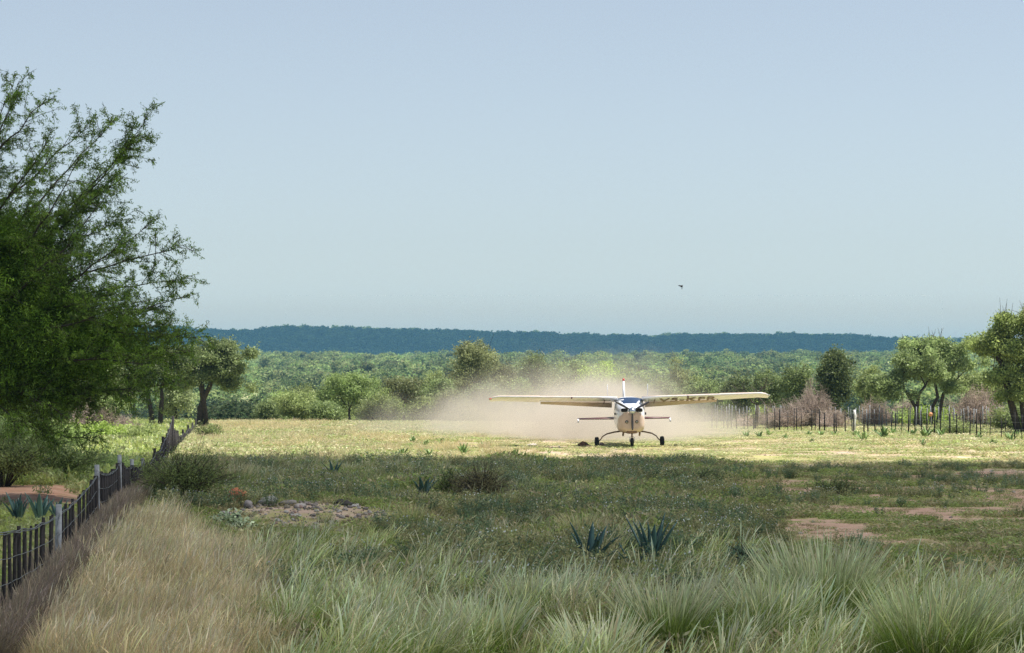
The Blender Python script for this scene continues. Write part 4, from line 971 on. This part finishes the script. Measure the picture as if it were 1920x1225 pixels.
gs = [rockmesh(50+i, .5, .42, .3, c, 8).mesh('gravel', M['rock']) for i, c in enumerate([(.50, .48, .44), (.32, .28, .25), (.36, .24, .20), (.22, .19, .17), (.38, .34, .30)])]
r = np.random.default_rng(5); n = 1700; x = r.normal(-3.7, 1.6, n); y = r.normal(57, 2.6, n); P_ = np.stack([x, y, g(x, y)+.01], 1)
scatter('gravel', 'white grey and pink gravel spilling over the low heap', 'gravel', P_, r.uniform(0, 6, n), .025+.12*r.uniform(0, 1, n)**4, gs, 8)
P_, r = scat_pts(46, 150, .5, .2, 4, 18, lambda x, y: sandiness(x, y)*.9+.02)
scatter('loose_stones', 'small loose stones on the bare soil', 'stones', P_, r.uniform(0, 6, len(P_)), .03+.10*r.uniform(0, 1, len(P_))**2, gs, 9)

# ------------------------------------------------------------------ aircraft
def aircraft():
    white = solid('aircraft_white', (.76, .79, .86), .3, coat=.4, vary=.04, scale=3, stain=(.62, .52, .42), stain_amt=.25)
    cream = solid('dusty_bounce_underside', (.62, .49, .41), .5, vary=.06, scale=3, stain=(.46, .32, .21), stain_amt=.4)  # tan paints warm ground bounce into the shaded lower skin, plus some dust
    black = solid('tyre_rubber', (.02, .02, .02), .85); dark = solid('dark_opening', (.012, .010, .010), .8)
    gearm = solid('gear_brown', (.22, .13, .09), .5); glassm = solid('windshield_glass', (.03, .06, .13), .06, spec=.9, coat=1, vary=.2, scale=2)
    blade = solid('prop_blade', (.06, .06, .07), .35); chrome = solid('spinner', (.55, .62, .72), .15, metal=.8)
    red = solid('red_paint', (.6, .04, .04), .4); ink = solid('letter_brown', (.24, .15, .10), .6); lens = solid('lamp_lens', (.5, .5, .45), .1, spec=.8)
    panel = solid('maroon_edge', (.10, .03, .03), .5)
    X0, Y0 = 4.79, 115.0
    root = empty('light_aircraft', (X0, Y0, float(g(X0, Y0+.8))+.0), 'white high wing single engine aircraft facing the camera on the dusty strip', 'aircraft')
    root.rotation_euler = (0, -.0134, 0)
    # fuselage: rings of a superellipse
    def ring(y, hw, z0, z1, e=.62, n=28, shoulder=0):
        t = np.linspace(0, 2*math.pi, n, endpoint=False)+math.pi/n; c, s_ = np.cos(t), np.sin(t)
        xx = np.sign(c)*np.abs(c)**e*hw; zz = (z0+z1)/2+np.sign(s_)*np.abs(s_)**e*(z1-z0)/2
        xx = xx*(1-.18*np.clip(-s_, 0, 1)**2)
        return np.stack([xx, 0*xx+y, zz], -1)
    secs = [(-1.52, .34, .86, 1.60), (-1.50, .40, .80, 1.64), (-1.42, .46, .70, 1.67), (-1.1, .52, .62, 1.70), (-.4, .57, .57, 1.74), (.0, .59, .56, 1.78), (.28, .60, .56, 1.93), (.55, .60, .56, 2.01),
            (1.8, .60, .58, 2.03), (3.0, .46, .66, 1.80), (5.0, .24, .82, 1.44), (6.3, .11, .95, 1.26), (6.65, .05, 1.02, 1.16)]
    b = MB(); b.loft([ring(*s_) for s_ in secs]); fus = b.build('fuselage', white, root, True)
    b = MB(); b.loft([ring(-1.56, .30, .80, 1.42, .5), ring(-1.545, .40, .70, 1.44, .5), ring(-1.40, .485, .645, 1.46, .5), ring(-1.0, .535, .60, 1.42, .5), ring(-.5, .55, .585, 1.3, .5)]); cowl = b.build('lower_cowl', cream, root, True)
    # windshield
    b = MB(); rows = []
    for (y, z, hw, cz) in ((-.06, 1.715, .50, .0), (.12, 1.82, .545, .0), (.28, 1.92, .56, .0), (.44, 1.985, .545, .0)):
        t = np.linspace(-1, 1, 15); rows.append(np.stack([t*hw, y+.42*np.abs(t)**3.2+.0*t, z+.03-.07*np.abs(t)**2.5], -1)-np.array([0, .045, 0]))
    rows = np.array(rows); n_, m_, _ = rows.shape; ii = np.arange(n_*m_).reshape(n_, m_)
    back = rows+np.array([0, .02, -.02]); V = np.concatenate([rows.reshape(-1, 3), back.reshape(-1, 3)]); N_ = n_*m_
    q1 = np.stack([ii[:-1, :-1], ii[:-1, 1:], ii[1:, 1:], ii[1:, :-1]], -1).reshape(-1, 4); b.add(V, np.concatenate([q1, q1[:, ::-1]+N_]))
    ws = b.build('windshield', glassm, root, True)
    b = MB(); b.box(-.02, .24, -.01, .0, -.022, .022); v = b.build('sun_visor', white, ws, loc=(-.48, .02, 1.90)); v.rotation_euler = (R(20), R(-7), 0)
    for sx in (-1, 1):
        b = MB(); b.add([(sx*.612, .45, 1.50), (sx*.612, 1.15, 1.48), (sx*.607, 1.15, 1.86), (sx*.607, .62, 1.88)], [(0, 1, 2, 3)]); b.build('side_window', glassm, root)
        b = MB(); b.add([(sx*.612, 1.25, 1.48), (sx*.60, 2.0, 1.46), (sx*.597, 1.95, 1.80), (sx*.607, 1.25, 1.86)], [(0, 1, 2, 3)]); b.build('side_window', glassm, root)
    # wings
    def foil(n=22):
        t = np.linspace(0, 1, n); xx = (1-np.cos(t*math.pi))/2
        up = .075*np.sqrt(xx)*(1-xx)*1.9+.012*(1-xx); lo = -.05*np.sqrt(xx)*(1-xx)*1.6
        return np.concatenate([np.stack([xx, up], 1), np.stack([xx[::-1], lo[::-1]], 1)[1:-1]])
    fo = foil(); inc = R(9.0)
    def wring(x, yle, zle, ch, th=1.0, inc_=inc):
        yy = fo[:, 0]*ch; zz = fo[:, 1]*ch*th*1.15
        return np.stack([0*yy+x, yle+yy*math.cos(inc_)+zz*math.sin(inc_), zle-yy*math.sin(inc_)+zz*math.cos(inc_)], -1)
    zroot = 2.0; dih = .0206
    for sx in (-1, 1):
        st = [(.50, 0, 1.60), (1.4, .0, 1.60), (2.9, .02, 1.58), (3.62, .07, 1.47), (3.68, .07, 1.46), (4.6, .14, 1.28), (5.30, .19, 1.14), (5.50, .24, 1.04), (5.62, .34, .86), (5.68, .50, .60)]
        rs = []
        for (x, yl, ch) in st:
            dr = 0 if x < 5.35 else -.10*((x-5.35)/.33)**1.4
            rs.append(wring(sx*x, yl, zroot+dih*x+dr, ch*(.76 if x < 3.65 else 1.0), 1.0 if x < 5.6 else .75))
        if sx < 0: rs = [q[::-1] for q in rs]
        # the wing ahead of the flap is shorter; the flap closes it
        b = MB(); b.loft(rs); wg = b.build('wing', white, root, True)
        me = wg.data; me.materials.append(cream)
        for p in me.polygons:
            if p.normal.z < -.72: p.material_index = 1  # downward faces take the tan with the bounce painted in
        # flap, lowered
        fr = []
        for x in (.68, 3.60):
            ch = .44 if x < 1 else .34; f2 = fo.copy(); d = R(31 if x < 1 else 17); yl = 1.21; zl = zroot+dih*x-1.19*math.sin(inc)-.015
            yy = f2[:, 0]*ch; zz = f2[:, 1]*ch*1.1; rg = np.stack([0*yy+sx*x, yl+yy*math.cos(d)+zz*math.sin(d), zl-yy*math.sin(d)+zz*math.cos(d)], -1)
            fr.append(rg if sx > 0 else rg[::-1])
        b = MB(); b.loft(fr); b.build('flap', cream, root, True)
        # wing strut less root fairing strip and seams
        for xs in (.72, 1.02):
            b = MB(); b.box(sx*xs-.02, sx*xs+.02, .12, 1.2, -.004, .004); sm = b.build('root_fairing', panel if xs > 1 else white, wg, loc=(0, 0, zroot+dih*xs-.085)); sm.rotation_euler = (-inc, 0, 0)
        b = MB(); b.tube([(sx*2.35, -.02, zroot+dih*2.35-.015), (sx*2.35, .05, zroot+dih*2.35-.03)], [.035, .035], 8); b.build('stall_vane', panel, wg)
        # aileron seam
        b = MB(); b.box(min(sx*3.7, sx*5.1), max(sx*3.7, sx*5.1), 0, .012, -.003, .003); s2 = b.build('aileron_gap', dark, wg, loc=(0, 1.08, zroot+dih*4-1.08*math.sin(inc)-.045)); s2.rotation_euler = (0, -sx*dih, 0)
        b = MB(); b.tube([(sx*5.6, .28, zroot+.03), (sx*5.70, .30, zroot+.02)], [.03, .02], 8); b.build('navigation_light', red if sx < 0 else lens, wg)
        # antenna blades on the roof
        b = MB(); rgs = []
        for z, hw, c_ in ((0, .022, .10), (.3, .016, .08), (.55, .008, .05)):
            rgs.append([(-hw, .0, z), (0, -c_, z), (hw, 0, z), (0, c_, z)])
        b.loft(rgs); b.build('antenna', white, root, True, loc=(sx*.82-.05, 1.0, 2.0))
    # registration letters under the right hand wing
    cu = bpy.data.curves.new('letters', 'FONT'); cu.body = 'V5-KFR'; cu.size = .62; cu.space_character = 1.12; cu.extrude = .004; cu.offset = .012
    to = bpy.data.objects.new('tmp_letters', cu); COL.objects.link(to); bpy.context.view_layer.update()
    me = bpy.data.meshes.new_from_object(to.evaluated_get(bpy.context.evaluated_depsgraph_get())); COL.objects.unlink(to); bpy.data.objects.remove(to)
    me.materials.clear(); me.materials.append(ink)
    lo = bpy.data.objects.new('registration_letters', me); COL.objects.link(lo); lo.parent = root
    # text x -> +X, text up -> towards the leading edge (-Y): plane facing down
    xs = [v.co.x for v in me.vertices]; wdt = max(xs)-min(xs); lo.scale = (2.35/wdt, 1.9, 1)
    lo.location = (1.22, 1.02, zroot+dih*1.22-1.02*math.sin(inc)-.060)
    lo.rotation_euler = Matrix(((1, 0, dih), (0, -math.cos(inc), -math.sin(inc)), (dih, math.sin(inc), -math.cos(inc)))).to_euler()
    # inlets, lamps
    for sx in (-1, 1):
        b = MB(); t = np.linspace(0, 2*math.pi, 20, endpoint=False)
        e = lambda k, y: np.stack([np.sign(np.cos(t))*np.abs(np.cos(t))**.5*.135*k, 0*t+y, np.sign(np.sin(t))*np.abs(np.sin(t))**.5*.075*k], -1)
        b.loft([e(1.18, .05), e(1.18, -.03), e(1.0, -.045), e(.96, .02)]); b.build('air_inlet_rim', white, cowl, True, loc=(sx*.29, -1.55, 1.52))
        b = MB(); b.loft([e(.98, .0), e(.98, -.012)]); b.build('air_inlet', dark, cowl, False, loc=(sx*.29, -1.56, 1.52))
        b = MB(); b.tube([(0, 0, 0), (0, -.03, 0)], [.062, .062], 16); b.build('landing_lamp', dark, cowl, True, loc=(sx*.20, -1.555, 1.05))
        b = MB(); b.tube([(0, 0, 0), (0, -.012, 0)], [.036, .03], 16); b.build('lamp_lens', lens, cowl, True, loc=(sx*.20, -1.585, 1.05))
        b = MB(); b.tube([(sx*.33, -1.15, .60), (sx*.33, -1.0, .55), (sx*.33, -.85, .50)], [.04, .04, .038], 9); b.build('exhaust_pipe', gearm, cowl, True)
    b = MB(); b.loft([ring(-1.50, .20, .60, .70, .6, 16), ring(-1.2, .24, .57, .70, .6, 16), ring(-.8, .20, .56, .66, .6, 16)]); b.build('air_scoop', gearm, cowl, True)
    # propeller
    hub = np.array([0.02, -1.66, 1.49])
    b = MB(); b.tube([(0, .10, 0), (0, .02, 0), (0, -.06, 0), (0, -.15, 0), (0, -.22, 0), (0, -.25, 0)], [.15, .15, .14, .11, .06, .01], 20); sp_ = b.build('spinner', chrome, root, True, loc=hub)
    pr_ = empty('propeller', tuple(hub+np.array([0, .0, 0]))); pr_.parent = root
    for a in (28, 150, 270):
        b = MB(); rgs = []
        for q, w_, tw in ((.10, .035, 50), (.25, .05, 42), (.5, .055, 32), (.68, .045, 24), (.76, .03, 20), (.78, .01, 18)):
            ca, sa = math.cos(R(tw)), math.sin(R(tw)); ww = [(-w_, 0), (0, .012), (w_, 0), (0, -.012)]
            rgs.append([(q, u_*sa+v_*ca, u_*ca-v_*sa) for u_, v_ in ww])
        b.loft(rgs); bl = b.build('propeller_blade', blade, pr_, True); bl.rotation_euler = (0, -R(a), 0)
    # landing gear
    for sx in (-1, 1):
        b = MB(); b.tube([(sx*.30, 1.0, .64), (sx*.62, 1.0, .60), (sx*.92, 1.0, .53), (sx*1.10, 1.0, .42), (sx*1.18, 1.0, .30), (sx*1.27, 1.0, .22)], [.036, .032, .028, .024, .022, .022], 8); lg = b.build('main_gear_leg', gearm, root, True)
        def wheel(x, y, z, rd, w, par):
            wr = empty('wheel', (x, y, z)); wr.parent = par; b = MB()
            b.tube([(-w/2, 0, 0), (-w/2-.002, 0, 0), (-w*.42, 0, 0), (-w*.2, 0, 0), (w*.2, 0, 0), (w*.42, 0, 0), (w/2+.002, 0, 0), (w/2, 0, 0)], [rd*.5, rd*.75, rd*.93, rd, rd, rd*.93, rd*.75, rd*.5], 24); b.build('tyre', black, wr, True)
            b = MB(); b.tube([(-w/2-.012, 0, 0), (w/2+.012, 0, 0)], [rd*.42, rd*.42], 16); b.build('rim', gearm, wr, True)
        wheel(sx*1.33, 1.0, .205, .205, .165, root)
    b = MB(); b.tube([(0.02, -1.05, .66), (.02, -1.08, .46), (.02, -1.08, .42)], [.035, .03, .045], 9); ng_ = b.build('nose_gear_strut', gearm, root, True)
    for sx in (-1, 1):
        b = MB(); b.tube([(.02, -1.08, .46), (.02+sx*.09, -1.08, .43), (.02+sx*.095, -1.08, .25)], [.018, .018, .018], 7); b.build('fork_arm', white, ng_, True)
    wheel(.02, -1.08, .24, .17, .125, root)
    # tail
    def slab(pts_lo, pts_hi, name, mat, par=root):
        b = MB(); b.loft([pts_lo, pts_hi]); return b.build(name, mat, par, True)
    def fr(y0, y1, z, hw, x=0): return [(x, y0, z), (x+hw, y0+(y1-y0)*.3, z), (x+hw*.6, y1-.05, z), (x, y1, z), (x-hw*.6, y1-.05, z), (x-hw, y0+(y1-y0)*.3, z)]
    fin = slab(fr(5.1, 6.35, 1.20, .055), fr(6.05, 6.55, 2.66, .035), 'vertical_fin', white)
    slab(fr(6.37, 6.9, 1.22, .04), fr(6.57, 6.9, 2.62, .03), 'rudder', white)
    b = MB(); b.tube([(0, 6.3, 2.66), (0, 6.3, 2.72), (0, 6.3, 2.77)], [.05, .05, .025], 10); b.build('beacon', red, fin, True)
    def hr(y0, y1, x, hw, z): return [(x, y0, z), (x, y0+(y1-y0)*.3, z+hw), (x, y1, z+hw*.4), (x, y1, z-hw*.4), (x, y0+(y1-y0)*.3, z-hw)]
    for sx in (-1, 1):
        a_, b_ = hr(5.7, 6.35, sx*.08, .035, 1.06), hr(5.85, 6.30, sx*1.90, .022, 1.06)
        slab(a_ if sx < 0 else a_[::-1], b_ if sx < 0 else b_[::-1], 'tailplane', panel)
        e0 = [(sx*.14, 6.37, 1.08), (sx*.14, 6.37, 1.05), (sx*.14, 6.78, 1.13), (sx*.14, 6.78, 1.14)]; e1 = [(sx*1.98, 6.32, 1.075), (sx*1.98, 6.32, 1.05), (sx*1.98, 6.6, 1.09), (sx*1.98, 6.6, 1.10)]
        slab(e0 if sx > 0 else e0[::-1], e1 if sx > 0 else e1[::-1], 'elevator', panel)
        b = MB(); b.loft([[(sx*1.93, 6.1, .90), (sx*1.99, 6.1, .90), (sx*1.99, 6.16, .90), (sx*1.93, 6.16, .90)], [(sx*1.93, 6.3, 1.07), (sx*1.99, 6.3, 1.07), (sx*1.99, 6.36, 1.07), (sx*1.93, 6.36, 1.07)]]); b.build('balance_horn', white, root)
        b = MB(); b.box(-.03, .03, -.04, .0, -.05, .05); b.build('vent', dark, fus, loc=(sx*.615, -.2, 1.36))
aircraft()

# ------------------------------------------------------------------ bird
def bird():
    D = 100.0; x = at(1277, D); z = zat(535, D); root_m = solid('bird_dark', (.02, .02, .03), .7)
    b = MB(); b.tube([(.0, 0, 0), (.03, .0, -.02), (.05, 0, -.08), (.045, 0, -.15), (.035, 0, -.2)], [.006, .022, .032, .02, .004], 8)
    root = b.build('bird', root_m, None, True, loc=(x, D, z)); tag(root, 'small dark bird flying in the clear sky above the aircraft', 'bird')
    b = MB(); b.loft([[(.05, -.02, -.03), (.05, .0, -.015), (.05, .02, -.1), (.05, 0, -.11)], [(-.06, -.02, -.01), (-.06, 0, 0), (-.06, .02, -.05), (-.06, 0, -.055)], [(-.14, 0, -.012), (-.14, .004, -.010), (-.14, .004, -.016), (-.14, 0, -.018)]]); b.build('wing', root_m, root, True)
    b = MB(); b.loft([[(.04, -.02, -.03), (.04, .02, -.03), (.04, .02, -.1), (.04, -.02, -.1)], [(.07, -.10, .0), (.07, -.09, .0), (.07, -.09, -.05), (.07, -.10, -.05)], [(.085, -.16, .02), (.085, -.155, .02), (.085, -.155, .0), (.085, -.16, .0)]]); b.build('wing', root_m, root, True)
bird()
bpy.data.objects['bird'].scale = (.75, .75, .75)

# ------------------------------------------------------------------ dust thrown up behind the aircraft
def dust():
    cx, cy_, cz = 4.2, 141.0, 1.0; sx, sy, sz = 13.5, 24.0, 5.2
    b = MB(); b.box(-sx, sx, -sy, sy, -1.6, sz)
    m, n, out = newmat('dust'); L = n.links.new; N = n.nodes.new
    tc = N('ShaderNodeNewGeometry')
    def vm(op, a, b_):
        k = N('ShaderNodeVectorMath'); k.operation = op
        for i, v in enumerate((a, b_)):
            if isinstance(v, tuple): k.inputs[i].default_value = v
            else: L(v, k.inputs[i])
        return k
    def mth(op, a, b_=0., clamp=False):
        k = N('ShaderNodeMath'); k.operation = op; k.use_clamp = clamp
        for i, v in enumerate((a, b_)):
            if isinstance(v, (int, float)): k.inputs[i].default_value = v
            else: L(v, k.inputs[i])
        return k.outputs[0]
    no = N('ShaderNodeTexNoise'); no.inputs['Scale'].default_value = .19; no.inputs['Detail'].default_value = 6; no.inputs['Roughness'].default_value = .62
    L(tc.outputs['Position'], no.inputs['Vector'])
    def puff(c, rad, power=1.0):
        d = vm('SUBTRACT', tc.outputs['Position'], c); d = vm('DIVIDE', d.outputs[0], rad); ln = N('ShaderNodeVectorMath'); ln.operation = 'LENGTH'; L(d.outputs[0], ln.inputs[0])
        v = mth('SUBTRACT', 1.0, ln.outputs['Value']); v = mth('ADD', v, mth('MULTIPLY', mth('SUBTRACT', no.outputs['Fac'], .53), 2.6))
        return mth('MULTIPLY', mth('MAXIMUM', v, 0.0), power)
    d = mth('ADD', puff((4.8, 133, .4), (5.4, 13, 2.4), 1.5), puff((.4, 143, .1), (8.0, 15, 2.3), .42))
    d = mth('ADD', d, puff((7.6, 139, .3), (4.8, 13, 1.9), .42))
    d = mth('ADD', d, puff((3.6, 147, 1.7), (7.8, 16, 2.6), .17))
    dens = mth('MULTIPLY', d, DUST_K)
    v = N('ShaderNodeVolumePrincipled'); v.inputs['Color'].default_value = (.71, .66, .60, 1); v.inputs['Anisotropy'].default_value = .0
    L(dens, v.inputs['Density']); L(v.outputs[0], out.inputs['Volume'])
    o = b.build('dust_cloud', m, loc=(cx, cy_, cz)); tag(o, 'pale sandy dust cloud billowing behind the aircraft', 'dust', kind='stuff')
DUST_K = .42
dust()

# ------------------------------------------------------------------ haze
b = MB(); b.box(-3200, 3200, -75, 6200, -75, 78)
m, n, out = newmat('haze'); v = n.nodes.new('ShaderNodeVolumePrincipled'); v.inputs['Color'].default_value = (.18, .43, .71, 1)
v.inputs['Density'].default_value = .00015; v.inputs['Anisotropy'].default_value = .0
n.links.new(v.outputs[0], out.inputs['Volume'])
tag(b.build('haze', m), 'thin blue haze in the air over the land', 'haze', kind='stuff')
